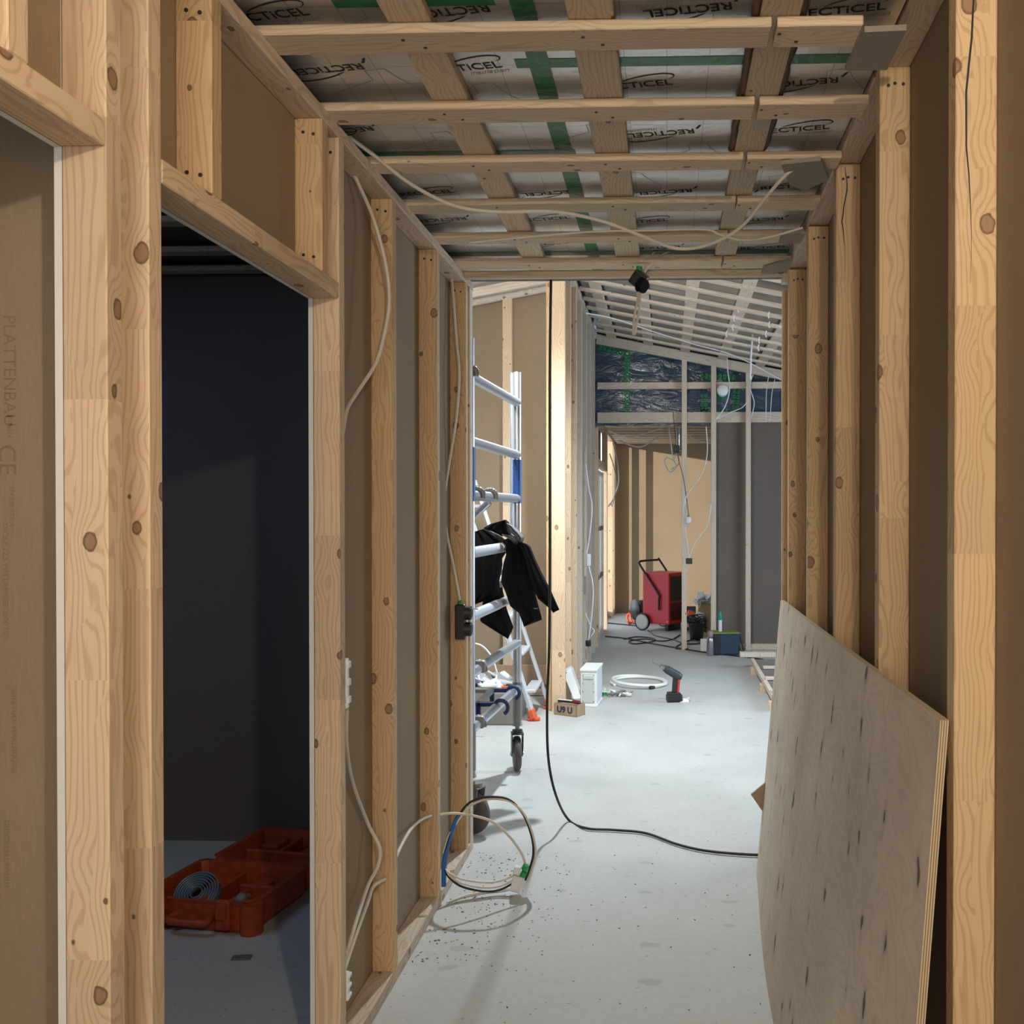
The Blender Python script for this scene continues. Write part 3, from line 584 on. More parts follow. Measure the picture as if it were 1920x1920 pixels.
# scaffold end frame
def scaffold():
    root=empty('scaffold_tower',(-.86,4.9,0),'aluminium mobile scaffold end frame on casters in the room on the left','scaffold')
    X=-.86; inv=-Vector(root.location)
    def B(mb,nm,mat,par=root): return mb.build(nm,mat,par,loc=inv)
    yn,yf=4.42,5.50
    for y,zt,nm in((yf,2.303,'far'),(yn,2.303,'near')):
        X=-.86 if nm=='far' else -.912
        mb=MB(); mb.cyl((X,y,.36),(X,y,zt),.024,n=20); mb.cyl((X-.034,y+.03,1.0),(X-.034,y+.03,zt),.014,n=14)
        p=B(mb,'post',ALU)
        m2=MB(); m2.cyl((X,y,1.55),(X,y,1.80),.0265,n=20); B(m2,'sleeve',BLUEP)
        m2=MB(); m2.cyl((X,y,.30),(X,y,.52),.027,n=20); m2.cyl((X,y,.235),(X,y,.30),.013,n=14); m2.cyl((X,y,.27),(X,y,.30),.03,.022,n=20); B(m2,'adjusting_leg',ALUD)
    X=-.86; XN=-.912
    zs=[.485,.747,1.015,1.31,1.577,1.828,2.129]
    for z in zs:
        mb=MB(); mb.cyl((XN,yn,z),(X,yf,z),.0245,n=18); B(mb,'rung',ALU)
        if z in(1.31,1.015):
            mb=MB(); ye=5.12 if z>1.2 else 5.0; mb.cyl((XN,yn-.001,z),(XN+(X-XN)*(ye-yn)/(yf-yn),ye,z),.0262,n=18); B(mb,'grip_sleeve',ALUP)
    # grey platform hooks
    def hook(y,z,nm='platform_hook'):
        X=XN+(-.86-XN)*(y-yn)/(yf-yn); mb=MB(); pts=[]
        if z<1: mb.box((X-.006,y,z+.012),(.088,.05,.062),ch=.014)
        for k in range(13):
            a=math.radians(-20+220*k/12); pts.append((X+.034*math.cos(a),y,z+.034*math.sin(a)))
        for q0,q1 in zip(pts,pts[1:]):
            mb.cyl(q0,q1,.013,n=8)
        mb.bb((X-.085,y-.018,z-.02),(X-.03,y+.018,z+.03),ch=.004)
        B(mb,nm,ALUD)
    for y,z in((4.56,.485),(4.58,.747),(4.55,1.577),(4.82,1.577),(4.42,2.14)): hook(y,z)
    # navy claws of the brace
    for y in(4.95,5.34):
        mb=MB()
        for k in range(12):
            a0=math.radians(-60+230*k/12); a1=math.radians(-60+230*(k+1)/12)
            mb.cyl((X+.037*math.cos(a0),y,.485+.037*math.sin(a0)),(X+.037*math.cos(a1),y,.485+.037*math.sin(a1)),.0105,n=8)
        mb.bb((X-.12,y-.012,.49),(X-.03,y+.012,.515),ch=.004); mb.bb((X-.13,y-.012,.40),(X-.105,y+.012,.515),ch=.004)
        B(mb,'brace_claw',NAVY)
    mb=MB(); mb.cyl((X-.12,4.95,.50),(X-.12,5.34,.50),.018,n=12); mb.cyl((X-.12,5.34,.50),(-2.1,5.34,.50),.018,n=12); B(mb,'brace',ALUD)
    mb=MB(); mb.cyl((X-.05,4.9,1.55),(-1.9,5.3,.75),.018,n=12); B(mb,'diagonal_brace',ALU)
    # casters
    for y,ang in((yf,.25),(yn,1.15)):
        c=bpy.data.objects.new('caster',None); COL.objects.link(c); c.parent=root; c.location=Vector((X if y==yf else XN+.03,y,0))+inv; c.rotation_euler=(0,0,ang); c.empty_display_size=.05
        dx=.035 if ang>1 else .0
        mb=MB(); mb.lathe([(.0,-.021),(.060,-.021),(.085,-.020),(.098,-.013),(.1,0),(.098,.013),(.085,.020),(.06,.021),(0,.021)],(dx*0,.03,.101),n=32,rot=Matrix.Rotation(math.pi/2,3,'Y')); mb.build('wheel',CASTER,c)
        mb=MB()
        for s in(-1,1): mb.prism([(s*.029,-.028,.222),(s*.029,.045,.222),(s*.029,.06,.15),(s*.029,.045,.085),(s*.029,.015,.085),(s*.029,-.02,.15)],(s*.004,0,0))
        mb.bb((-.035,-.03,.219),(.035,.05,.227),ch=.002); mb.cyl((0,0,.225),(0,0,.245),.03,n=18); mb.build('fork',BLKP if ang<1 else ALUD,c)
        mb=MB(); mb.cyl((-.04,.03,.1),(.04,.03,.1),.009,n=10); mb.build('axle',ALU,c)
        mb=MB(); mb.bb((-.026,.05,.16),(.026,.11,.18),ch=.004); mb.build('brake_pedal',RED if ang>1 else BLKP,c)
scaffold()
# step ladder behind the scaffold
def ladder():
    root=empty('step_ladder',(-1.1,7.05,0),'aluminium step ladder with orange feet standing behind the scaffold','ladder')
    inv=-Vector(root.location); A0=Vector((-.955,6.86,.02)); A1=Vector((-.895,7.28,.02)); T=Vector((-.56,.02,1.72))
    def B(mb,nm,mat): return mb.build(nm,mat,root,loc=inv)
    for a,s in((A0,-1),(A1,1)):
        t=a+T+Vector((0,-s*.06,0)); d=(t-a).normalized(); rot=d.to_track_quat('Z','Y').to_matrix()
        mb=MB(); mb.box((a+t)/2,(.062,.024,(t-a).length),0,rot,ch=.002); B(mb,'rail',ALUP)
        mb=MB(); mb.box(a+d*.03,(.075,.04,.07),0,rot,ch=.008); mb.box(a+Vector((0,0,-.007)),(.09,.05,.024),ch=.008); B(mb,'foot',ORG)
        b=Vector((-2.0,a.y,.02)); mb=MB(); mb.box((b+t)/2,(.05,.022,(t-b).length),0,(t-b).normalized().to_track_quat('Z','Y').to_matrix(),ch=.002); B(mb,'rear_rail',ALUP)
    for k in range(6):
        f=.11+.155*k; p0=A0+T*f; p1=A1+T*f; mb=MB(); mb.box((p0+p1)/2,(.085,(p1-p0).length-.02,.022),0,None,ch=.003); B(mb,'step',ALUP)
    p=A0+T*.97; q=A1+T*.97; mb=MB(); mb.box((p+q)/2+Vector((-.08,0,0)),(.25,.40,.025),ch=.004); B(mb,'top_platform',ALUD)
ladder()
# items behind scaffold
mb=MB(); mb.bb((-1.55,6.7,.0),(-1.05,7.15,.23),ch=.01); tag(mb.build('grey_crate',plain('grey_crate',(.20,.19,.17),.8)),'grey box on the floor behind the scaffold rungs, clear bags on top','crate')
mb=MB(); 
for k in range(26):
    mb.box((-1.5+random.random()*.35,6.75+random.random()*.3,.25+random.random()*.05),(.12,.1,.01),0,Matrix.Rotation(random.random()*3,3,Vector((random.random(),random.random(),1)).normalized()))
tag(mb.build('plastic_bags',TRANS),'crumpled clear plastic bags on the grey box','plastic bag')
pl=empty('cable_pliers',(-1.16,6.78,.235),'orange handled pliers lying on the grey box behind the scaffold','pliers')
mb=MB(); mb.tube([(-.12,0,.012),(-.05,.03,.014),(.03,.02,.012),(.05,.008,.012)],.011,smooth=5); mb.tube([(-.12,.06,.012),(-.05,.045,.014),(.03,.02,.012),(.05,.03,.012)],.011,smooth=5); mb.build('handles',ORG,pl)
mb=MB(); mb.box((.08,.02,.012),(.07,.03,.014),ch=.004,taper=.6); mb.build('jaws',BLKP,pl)
# jacket
def inflate(mb,poly,y0,depth,rows=26,cols=14,fold=.012,mi=0,seed=0,edge=.012,shearY=0.):
    """cloth body from a row-convex outline [(x,z)...]; rounded front and back with folds"""
    zs=[p[1] for p in poly]; z0,z1=min(zs)+1e-4,max(zs)-1e-4; n=len(poly)
    def span(z):
        xs=[]
        for i in range(n):
            (xa,za),(xb,zb)=poly[i],poly[(i+1)%n]
            if (za-z)*(zb-z)<0: xs.append(xa+(xb-xa)*(z-za)/(zb-za))
        return (min(xs),max(xs)) if xs else None
    R=[]
    for r in range(rows+1):
        z=z1+(z0-z1)*r/rows; s=span(z)
        if s: R.append((z,s))
    for side in(-1,1):
        vs=[]
        for k,(z,(a,b)) in enumerate(R):
            cap=math.sin(math.pi*min(1,max(0,(k+.6)/(len(R)+.2))))**.35
            for c in range(cols+1):
                u=c/cols; bul=max(0,math.sin(math.pi*u))**.5
                f=fold*bul*(math.sin(u*17+seed+z*5)+.6*math.sin(u*31+z*9+seed*2)+.4*math.sin(z*23+u*6))
                vs.append((a+(b-a)*u,y0+shearY*(z-z1)+side*(depth*.5*bul*cap+edge*.2)+f,z))
        w=cols+1; mb.add(vs,[(k*w+c,k*w+c+1,(k+1)*w+c+1,(k+1)*w+c) for k in range(len(R)-1) for c in range(cols)],mi,True)
def jp(pts,Y): return [(q.x,q.z) for q in [at(1,Y,880+x/7.68,960+y/7.68) for x,y in pts]]
def jacket():
    root=empty('work_jacket',(-.86,5.1,1.36),'black work jacket draped over the scaffold rungs','jacket'); inv=-Vector(root.location)
    def B(mb,nm,mat):
        bm_=mb.build(nm,mat,root,loc=inv,fixn=False); return bm_
    mb=MB(); inflate(mb,jp([(470,400),(560,370),(790,430),(870,600),(920,900),(960,1220),(1050,1550),(790,1650),(700,1420),(600,1390),(520,1150),(455,1000),(490,740),(535,600),(500,470)],5.1),5.1,.09,fold=.008,seed=1)
    inflate(mb,jp([(60,270),(200,245),(360,300),(560,420),(540,570),(470,670),(480,760),(430,1000),(450,1190),(60,1340)],5.28),5.28,.08,fold=.010,seed=3)
    inflate(mb,jp([(210,1180),(470,1080),(540,1400),(635,1660),(560,1825),(380,1720),(155,1575)],5.30),5.30,.05,fold=.006,seed=5)
    B(mb,'body',CLOTH)
    mb=MB(); inflate(mb,jp([(700,420),(800,430),(880,500),(960,700),(1050,890),(1170,1120),(1300,1415),(1215,1447),(1110,1350),(990,1250),(900,1050),(800,640)],5.03),5.03,.085,fold=.007,seed=2); B(mb,'sleeve',CLOTH)
    mb=MB(); P=[(960,1385),(920,1400),(925,1385),(985,1375)]
    mb=MB(); inflate(mb,jp([(205,230),(300,170),(420,140),(520,112),(575,150),(600,330),(470,345),(350,290),(220,250)],5.12),5.12,.10,rows=14,fold=.012,seed=8); B(mb,'hood',CLOTH)
    mb=MB(); inflate(mb,jp([(540,160),(640,200),(740,290),(795,370),(770,440),(690,450),(640,330),(560,260)],5.04),5.04,.06,rows=14,fold=.010,seed=4)
    inflate(mb,jp([(470,320),(600,330),(690,360),(690,440),(600,400),(480,340)],5.03),5.03,.04,rows=10,fold=.006,seed=6); B(mb,'collar_lining',CLOTHG)
    a=at(1,5.03,1001,1142); b=at(1,5.03,1008,1140); mb=MB(); mb.box((a+b)/2,((b-a).length,.004,.006)); B(mb,'chest_tab',CLOTHG)
jacket()
# ------------------------------------------------------------------ hall floor items
# cardboard carton
c0=at(2,0,1081,1345); ct=empty('cardboard_carton',c0,'open shallow cardboard carton with dark blue stamps on the hall floor','box',rz=math.radians(-38))
def T(par): return par
cw,cdp,chh=.115,.20,.085
mb=MB(); mb.bb((0,0,0),(cw,cdp,.004)); 
for a_,b_ in(((0,0,0),(cw,.004,chh)),((0,cdp-.004,0),(cw,cdp,chh)),((0,0,0),(.004,cdp,chh)),((cw-.004,0,0),(cw,cdp,chh))): mb.bb(a_,b_)
mb.bb((.004,.02,.07),(cw-.004,cdp-.01,.074)); ct.rotation_euler=(0,0,math.radians(62)); 
q=mb.build('carton_body',CARD,ct)
mb=MB(); 
V,Fc=textmesh('U9 U',.062,0,.003)
mb.add([Vector((-.0008,.105-v.x*1.0,.042+v.y)) for v in V],Fc); mb.build('stamp',INK,ct,fixn=False)
ct.rotation_euler=(0,0,math.radians(62))
kn=empty('utility_knife',c0+Matrix.Rotation(math.radians(62),3,'Z')@Vector((.055,.085,.083)),'utility knife with dark red grip resting on the cardboard carton','knife',rz=math.radians(-25))
mb=MB(); mb.box((-.05,0,.012),(.12,.022,.018),ch=.005); mb.build('blade_body',BLKP,kn); mb=MB(); mb.box((.045,0,.014),(.07,.03,.026),ch=.01); mb.build('grip',plain('dark_red',(.12,.012,.015),.45),kn); mb=MB(); mb.box((-.04,.0,.0225),(.14,.018,.004)); mb.build('top_strip',WHITEP,kn)
# tilted white cover leaning against the wall
cv=empty('white_cover_panel',(-.70,7.42,0),'white metal cover panel leaning beside the carton','panel')
mb=MB(); a=at(2,.0,1072,1312); 
q0=at(1,7.40,1076,1311); q1=at(1,7.44,1090,1309); q2=at(1,7.50,1070,1252); q3=at(1,7.46,1056,1262)
dpt=Vector((.03,.16,0)); mb.prism([q0,q1,q2,q3],(.012,.05,0)); mb.prism([q3+Vector((-.045,0,-.012)),q2+Vector((.005,0,.0)),q2+Vector((.005,0,.010)),q3+Vector((-.045,0,-.003))],(.0,.06,0))
mb.v=[tuple(Vector(v)-Vector(cv.location)) for v in mb.v]; mb.build('cover_sheet',WHITE,cv)
mb=MB(); m_=(q3+q2)/2; mb.cyl(m_+Vector((-.012,-.012,-.018)),m_+Vector((-.012,.0,-.018)),.012,n=14); mb.v=[tuple(Vector(v)-Vector(cv.location)) for v in mb.v]; mb.build('cable_gland',ALUD,cv)
# white cabinet
wb=empty('metal_cabinet',at(2,0,1119,1326)+Vector((0,.0,0)),'white metal electrical cabinet standing on the hall floor beside the carton','cabinet',rz=math.radians(-4))
mb=MB(); w_,d_,h_=.125,.30,.29
mb.bb((-w_,0,.012),(0,d_,h_),ch=.004); mb.bb((-w_-.006,-.008,0),(.006,d_+.006,.02),ch=.003); mb.bb((-w_-.006,-.008,h_-.015),(.006,d_+.006,h_+.004),ch=.003); mb.build('housing',WHITE,wb)
mb=MB(); mb.bb((-w_+.012,-.006,.035),(-.018,0,h_-.03),ch=.003); mb.bb((-w_+.02,-.011,h_-.075),(-.026,-.005,h_-.045),ch=.003); mb.build('front_panel',plain('cabinet_grey',(.52,.58,.56),.5),wb)
for x in(-w_+.018,-.024):
    for z in(.045,.12,.18,.245):
        mb=MB(); mb.cyl((x,-.0085,z),(x,-.005,z),.004,n=8); mb.build('bolt',ALUD,wb)
# green lidded jar
gj=empty('lidded_bucket',at(2,0,1117,1262)+Vector((-.02,-.35,0)),'small clear tub with a bright green lid behind the white cabinet','tub')
gj.location=(-.625,8.15,0)
mb=MB(); mb.lathe([(0,.0),(.048,.0),(.056,.03),(.058,.13),(0,.13)],n=24); mb.build('tub',TRANS,gj)
mb=MB(); mb.lathe([(0,.125),(.055,.125),(.062,.14),(.063,.165),(.055,.185),(.03,.192),(0,.185)],n=24)
for k in range(7):
    a=k*.9; mb.cyl((0.045*math.cos(a),.045*math.sin(a),.18),(.058*math.cos(a+.5),.058*math.sin(a+.5),.195),.012,n=8)
mb.build('green_lid',GRN,gj)
# pile of small fittings
pf=empty('wire_fittings',at(2,0,1155,1305),'small heap of grey connectors and cable ends on the hall floor','fittings'); pf['kind']='stuff'
mb=MB()
for k in range(16):
    x=random.uniform(-.11,.11); y=random.uniform(-.04,.05); mb.tube([(x,y,.012),(x+random.uniform(-.05,.05),y+random.uniform(-.03,.03),.02+random.random()*.03),(x+random.uniform(-.08,.08),y+random.uniform(-.05,.05),.012)],.006,smooth=4,mi=0 if k%3 else 1)
for k in range(6): mb.box((random.uniform(.02,.13),random.uniform(-.03,.03),.018),(.035,.03,.02),1,Matrix.Rotation(random.random()*3,3,'Z'),ch=.003)
for k in range(3): mb.box((-.12+.02*k,random.uniform(-.03,.01),.02),(.02,.02,.018),2,ch=.003)
fo=mb.build('wire_fittings',[ALUD,WHITEP,GRNP],None,loc=pf.location); tag(fo,pf['label'],'fittings',kind='stuff'); bpy.data.objects.remove(pf)
# white hose coil
hs=empty('white_hose',at(2,0,1198,1282),'white flexible hose coiled in a flat loop on the hall floor','hose')
mb=MB(); pts=[]
for k in range(34):
    a=math.radians(-150+ -k*19.0); r=.235+.012*math.sin(k*.6); pts.append((r*math.cos(a),r*1.15*math.sin(a)-.0,.016+ (.024 if 12<k<26 else 0)*math.sin((k-12)/14*math.pi)))
mb.tube(pts,.0135,n=10,smooth=4); mb.build('hose',WHITEP,hs); e=Vector(pts[-1]); f=Vector(pts[-2]); d=(e-f).normalized()
mb=MB(); mb.cyl(e,e+d*.05,.016,n=12); mb.build('end_fitting',BLKP,hs)
# cordless drill standing on its battery
dr=empty('cordless_drill',at(2,0,1264,1316),'black and red cordless drill standing on its battery on the hall floor','drill',rz=math.radians(12))
mb=MB(); mb.box((.0,0,.035),(.125,.075,.055),ch=.012); mb.box((-.005,0,.068),(.10,.065,.02),ch=.006); mb.build('battery',BLKP,dr)
mb=MB(); mb.box((.01,0,.135),(.048,.042,.13),0,Matrix.Rotation(.08,3,'Y'),ch=.014); mb.build('grip',BLKP,dr)
mb=MB(); mb.box((.032,0,.125),(.018,.046,.11),0,Matrix.Rotation(.08,3,'Y'),ch=.006); mb.build('red_panel',RED,dr)
ax=Vector((-.80,0,.48)).normalized(); hb=Vector((.03,0,.205))
mb=MB(); mb.cyl(hb,hb+ax*.10,.034,.032,n=20); mb.cyl(hb+ax*.10,hb+ax*.13,.030,.024,n=20); mb.cyl(hb-ax*.03,hb,.026,.034,n=20); mb.build('motor_housing',plain('drill_grey',(.035,.045,.05),.45),dr)
mb=MB(); mb.cyl(hb+ax*.128,hb+ax*.165,.021,.015,n=16); mb.build('chuck',STEEL,dr)
mb=MB(); mb.cyl(hb+ax*.165,hb+ax*.21,.0055,n=8); mb.cyl(hb+ax*.21,hb+ax*.235,.009,n=8); mb.build('bit',ALUD,dr)
p=at(2,0,1283,1316); mb=MB(); mb.box((0,0,.01),(.07,.05,.008),0,Matrix.Rotation(.4,3,'X')); mb.box((.02,.02,.02),(.05,.04,.006),0,Matrix.Rotation(-.5,3,'Y')); tag(mb.build('crumpled_paper',WHITEP,loc=p),'pale crumpled paper scrap beside the cordless drill','paper')
# pallet with boards by the hall right
pa=empty('timber_pallet',(.98,8.05,0),'low timber pallet with boards lying right of the hall floor','pallet')
def PB(nm,a,b,mat=PALE): mb=MB(); mb.bb([a[i]-pa.location[i] for i in range(3)],[b[i]-pa.location[i] for i in range(3)],ch=.002); return mb.build(nm,mat,pa)
PB('deck_board',(.70,9.17,.115),(1.35,9.25,.16)); PB('deck_board',(.86,8.55,.105),(1.35,8.62,.125)); PB('deck_board',(.82,7.98,.105),(1.35,8.06,.125)); PB('deck_board',(.80,7.40,.105),(1.35,7.47,.125))
PB('side_rail',(.80,7.2,.065),(.835,9.2,.105)); PB('side_rail',(1.25,7.2,.065),(1.285,9.2,.105))
for y in(7.25,8.0,8.85): PB('foot_block',(.775,y,0),(.86,y+.09,.065),WOOD)
PB('panel',(.84,7.25,.09),(1.25,9.15,.10),ALUD)
# ------------------------------------------------------------------ hall ceiling battens (sloping)
sl=Vector((1,0,-.2)).normalized()
for k in range(13):
    y=5.55+.375*k; z=3.405
    beam('sloping_batten','pale sloping batten of the hall ceiling, '+ORD[k]+' from the corridor end','batten',(-.74,y,z),(3.55,y,z-.2*4.29),.07,.024,PALE,'sloping battens of the hall ceiling',up=(.2,0,1))
for k in range(11):
    x=-.60+.40*k; z=3.432-.2*(x+.76)
    if x<3.6: beam('counter_batten','lengthwise counter batten above the sloping hall battens, '+ORD[k]+' from the left wall','batten',(x,4.5,z),(x,10.45,z),.10,.024,PALE,'counter battens of the hall ceiling',up=(.2,0,1))
# ------------------------------------------------------------------ hall back partition
YP=10.5
slab('wall_gable',(-.80,10.60,2.45),(3.7,10.62,3.55),VAP)
beam('rake_beam','sloping beam under the ceiling along the top of the gable','beam',(-.76,10.47,3.385),(3.6,10.47,3.385-.2*4.36),.06,.10,PALE,up=(.2,0,1))
beam('gable_rail','horizontal rail crossing the blue plastic gable at mid height','beam',(-.76,10.55,2.885),(1.9,10.55,2.885),.05,.072,PALE)
beam('gable_beam','deep horizontal beam under the blue plastic gable','beam',(-.76,10.54,2.535),(3.6,10.54,2.535),.05,.115,PALE)
def hstud(px,lb,z1,y=10.44,w=.055,d=.045):
    x=at(1,y,px,960).x; return beam('partition_stud',lb,'stud',(x,y+d/2,0),(x,y+d/2,z1),w,d,PALE,'studs of the hall back partition')
for px,lb in((1283,'free standing partition stud in front of the red dehumidifier'),(1338,'partition stud between the opening and the grey boards'),(1403,'partition stud between the two dark grey boards')):
    x=at(1,10.44,px,960).x; hstud(px,lb,3.34-.2*(x+.76)-.0)
beam('bottom_plate','bottom plate of the hall partition under the right grey board','beam',(.53,10.53,.03),(1.9,10.53,.03),.07,.06,PALE)
# green lattice tapes on gable
def ltape(a,b,label,w=.055):
    mb=MB(); a=Vector(a); b=Vector(b); d=(b-a); n=max(3,int(d.length/.045)); d.normalize(); nn=Vector((-d.z,0,d.x))*w/2
    for k in range(n):
        p=a+(b-a)*(k/n); q=a+(b-a)*((k+1)/n)
        for u,v in((p+nn,q-nn),(p-nn,q+nn),(p+nn*.9,q+nn*.9),(p-nn*.9,q-nn*.9)):
            e=(v-u).normalized(); m=Vector((-e.z,0,e.x))*.0055; mb.add([u+m,v+m,v-m,u-m],[(0,1,2,3)])
    tag(mb.build('lattice_tape',GREENL,fixn=False),label,'tape','green tape on the blue plastic gable')
yv=10.592
def gp(px,py): q=at(1,yv,px,py); return q
ltape(gp(1176,655),gp(1176,772),'vertical green tape on the left of the blue plastic')
ltape(gp(1122,650),gp(1172,662),'green tape along the upper left edge of the blue plastic',.05)
ltape(gp(1320,738),gp(1320,772),'green tape left of the round duct cap',.07); ltape(gp(1382,730),gp(1378,768),'green tape right of the round duct cap',.07)
ltape(gp(1312,705),gp(1380,708),'green tape above the round duct cap',.05); ltape(gp(1312,770),gp(1382,774),'green tape below the round duct cap',.04)
mb=MB(); q=gp(1354,734)
dc=empty('ventilation_duct',q,'white round ventilation duct cap taped into the blue plastic','duct cap')
mb.lathe([(0,.13),(.055,.128),(.064,.115),(.064,.0)],n=28,rot=Matrix.Rotation(math.pi/2,3,'X')); mb.build('end_cap',WHITE,dc)
mb=MB(); mb.lathe([(.067,.045),(.075,.02),(.085,.002)],n=28,rot=Matrix.Rotation(math.pi/2,3,'X')); mb.build('tape_collar',GREENL,dc)
# ------------------------------------------------------------------ far room
XF=-.76
for k,y in enumerate((10.66,12.30,13.55,13.80,13.98)):
    beam('window_wall_stud','far room stud beside the bright glazing, '+ORD[k]+' from the hall','stud',(XF-.035,y,0),(XF-.035,y,2.50),.07,.05 if k else .06,WOOD,'studs of the far room window wall')
beam('window_wall_stud','far room corner stud against the brown back wall','stud',(XF-.035,14.12,0),(XF-.035,14.12,2.50),.07,.07,WOOD,'studs of the far room window wall')
beam('top_plate','top plate over the window wall of the far room','beam',(XF-.035,10.6,2.525),(XF-.035,14.2,2.525),.07,.05,WOOD)
beam('door_header','header beam over the glazed door of the far room','beam',(XF-.035,10.7,2.06),(XF-.035,12.23,2.06),.07,.08,WOOD)
slab('wall_far_left_over_door',(XF-.10,10.6,2.10),(XF-.085,12.3,2.56),GREYB)
slab('wall_far_left_low',(XF-.10,12.3,0),(XF-.085,14.2,.10),GREYB)
d=empty('door_1',(XF-.06,11.5,0),None,None); d['kind']='structure'
for y in(10.74,11.45,12.15): mb=MB(); mb.bb((-.02,y-11.5-.03,.0),(.02,y-11.5+.03,2.0),ch=.003); mb.build('frame_post',WHITE,d)
for z in(.04,.72,1.30,1.97): mb=MB(); mb.bb((-.018,-.76,z-.025),(.018,.65,z+.025),ch=.003); mb.build('glazing_bar',BLKP if .1<z<1.5 else WHITE,d)
mb=MB(); mb.bb((-.003,-.74,.06),(.003,.63,1.95)); mb.build('glass_pane',GLASS,d)
for k in range(9):
    beam('ceiling_batten','lit ceiling batten of the far room, '+ORD[k]+' from the hall','batten',(-.72,10.85+.37*k,2.50),(1.1,10.85+.37*k,2.50),.09,.025,BAT,'ceiling battens of the far room',up=(0,0,1))
for k in range(4):
    beam('counter_batten','counter batten above the far room battens, '+ORD[k]+' from the window wall','batten',(-.5+.42*k,10.7,2.53),(-.5+.42*k,14.1,2.53),.09,.025,BAT,'counter battens of the far room')
# dehumidifier
dh=empty('dehumidifier',(.03,11.98,0),'red wheeled building dehumidifier with a black handle in the far room','dehumidifier',rz=math.radians(-33))
# local: corner at origin; left face runs to -x, right face runs to +y
w1,w2,z0,z1=.40,.42,.09,.735
mb=MB(); mb.bb((-w1,0,z0),(0,w2,z1),ch=.012); mb.build('cabinet',RED,dh)
mb=MB(); mb.bb((-.002,.035,.38),(.006,w2-.03,z1-.045),ch=.002)
for k in range(12): mb.bb((.005,.04,.39+.025*k),(.011,w2-.035,.40+.025*k))
mb.build('grille',BLKP,dh)
mb=MB(); mb.bb((0,.03,.14),(.008,w2-.03,.36),ch=.002); mb.build('lower_panel',plain('dark_red_panel',(.10,.008,.010),.5),dh)
mb=MB(); yh=-.022
mb.tube([(-.14,yh,.27),(-.14,yh,.42),(-.145,yh,.47),(-.42,yh,.82),(-.435,yh,.86),(-.43,.03,.875),(-.43,w2-.03,.875),(-.425,w2+.02,.86),(-.14,w2+.02,.47),(-.14,w2+.02,.27)],.014,n=10,smooth=4); mb.build('handle',BLKP,dh)
for y in(-.035,w2+.035):
    mb=MB(); rt_=Matrix.Rotation(math.pi/2,3,'X'); mb.lathe([(.098,-.018),(.108,-.016),(.110,0),(.108,.016),(.098,.018),(.098,-.018)],(-w1+.02,y,.11),n=36,rot=rt_); q=mb.build('tyre',BLK,dh)
    m2=MB(); m2.lathe([(0,-.012),(.02,-.016),(.045,-.010),(.07,-.016),(.098,-.014),(.098,.014),(.07,.016),(0,.014)],(-w1+.02,y,.11),n=36,rot=rt_); m2.build('wheel_disc',plain('cream_wheel',(.55,.53,.47),.5),dh)
mb=MB(); mb.cyl((-w1+.02,-.04,.11),(-w1+.02,w2+.04,.11),.01); mb.build('axle',BLKP,dh)
mb=MB(); mb.bb((-.10,.06,0),(-.05,.36,.09),ch=.006); mb.build('front_foot',BLKP,dh)
mb=MB(); V,Fc=textmesh('W',.02); mb.add([Vector((-.03+v.x,-.0006,.125+v.y)) for v in V],Fc); mb.build('badge',WHITEP,dh,fixn=False)
# orange cable reel
cr=empty('cable_reel',(-.36,12.9,0),'black and orange cable reel on the floor left of the dehumidifier','cable reel')
rt_=Matrix.Rotation(math.pi/2,3,'Y'); rr=Matrix.Rotation(.5,3,'Z')@rt_
mb=MB(); mb.lathe([(0,-.08),(.14,-.08),(.14,-.07),(.075,-.065),(.075,.065),(.14,.07),(.14,.08),(0,.08)],(0,0,.19),n=32,rot=rr); mb.build('drum',BLKP,cr)
mb=MB(); mb.lathe([(.076,-.06),(.12,-.058),(.125,0),(.12,.058),(.076,.06)],(0,0,.19),n=24,rot=rr); mb.build('wound_cable',BLK,cr)
mb=MB(); mb.tube([(-.14,-.12,.01),(-.17,-.10,.10),(-.13,-.08,.14),(-.10,-.10,.03),(.02,-.14,.01),(-.10,.12,.01),(-.14,-.10,.01)],.014,smooth=5); mb.build('stand',ORG,cr)
# junk heap behind the stud
def P2(px,py,Y): return at(1,Y,px,py)
mb=MB(); mb.bb((-.05,-.05,0),(.11,.11,.37),ch=.006); tag(mb.build('cardboard_box',CARD,loc=(.44,11.85,0)),'upright brown carton in the heap behind the partition stud','box')
mb=MB(); mb.bb((-.06,-.05,0),(.06,.05,.30),ch=.006); tag(mb.build('storage_box',plain('dark_blue_box',(.03,.05,.09),.6),loc=(.31,12.2,0)),'dark box right beside the dehumidifier','box')
mb=MB()
for k in range(14): mb.box((random.uniform(-.08,.08),random.uniform(-.06,.06),.03+random.random()*.07),(.11,.09,.012),0,Matrix.Rotation(random.random()*3,3,Vector((random.uniform(-1,1),random.uniform(-1,1),.6)).normalized()),ch=.003)
tag(mb.build('plastic_wrap',TRANS,loc=(.46,11.85,.36)),'crumpled clear wrap on top of the heap behind the partition stud','plastic wrap')
mb=MB(); mb.box((0,0,.05),(.10,.08,.08),0,Matrix.Rotation(.4,3,'Y'),ch=.01); tag(mb.build('orange_tool_box',ORG,loc=(.30,11.75,.20)),'small orange case in the heap next to the dehumidifier','case')
mb=MB(); mb.bb((-.08,-.06,0),(.08,.06,.22),ch=.01); tag(mb.build('black_bag',BLKP,loc=(.40,11.65,0)),'black tool bag in the heap behind the partition stud','bag')
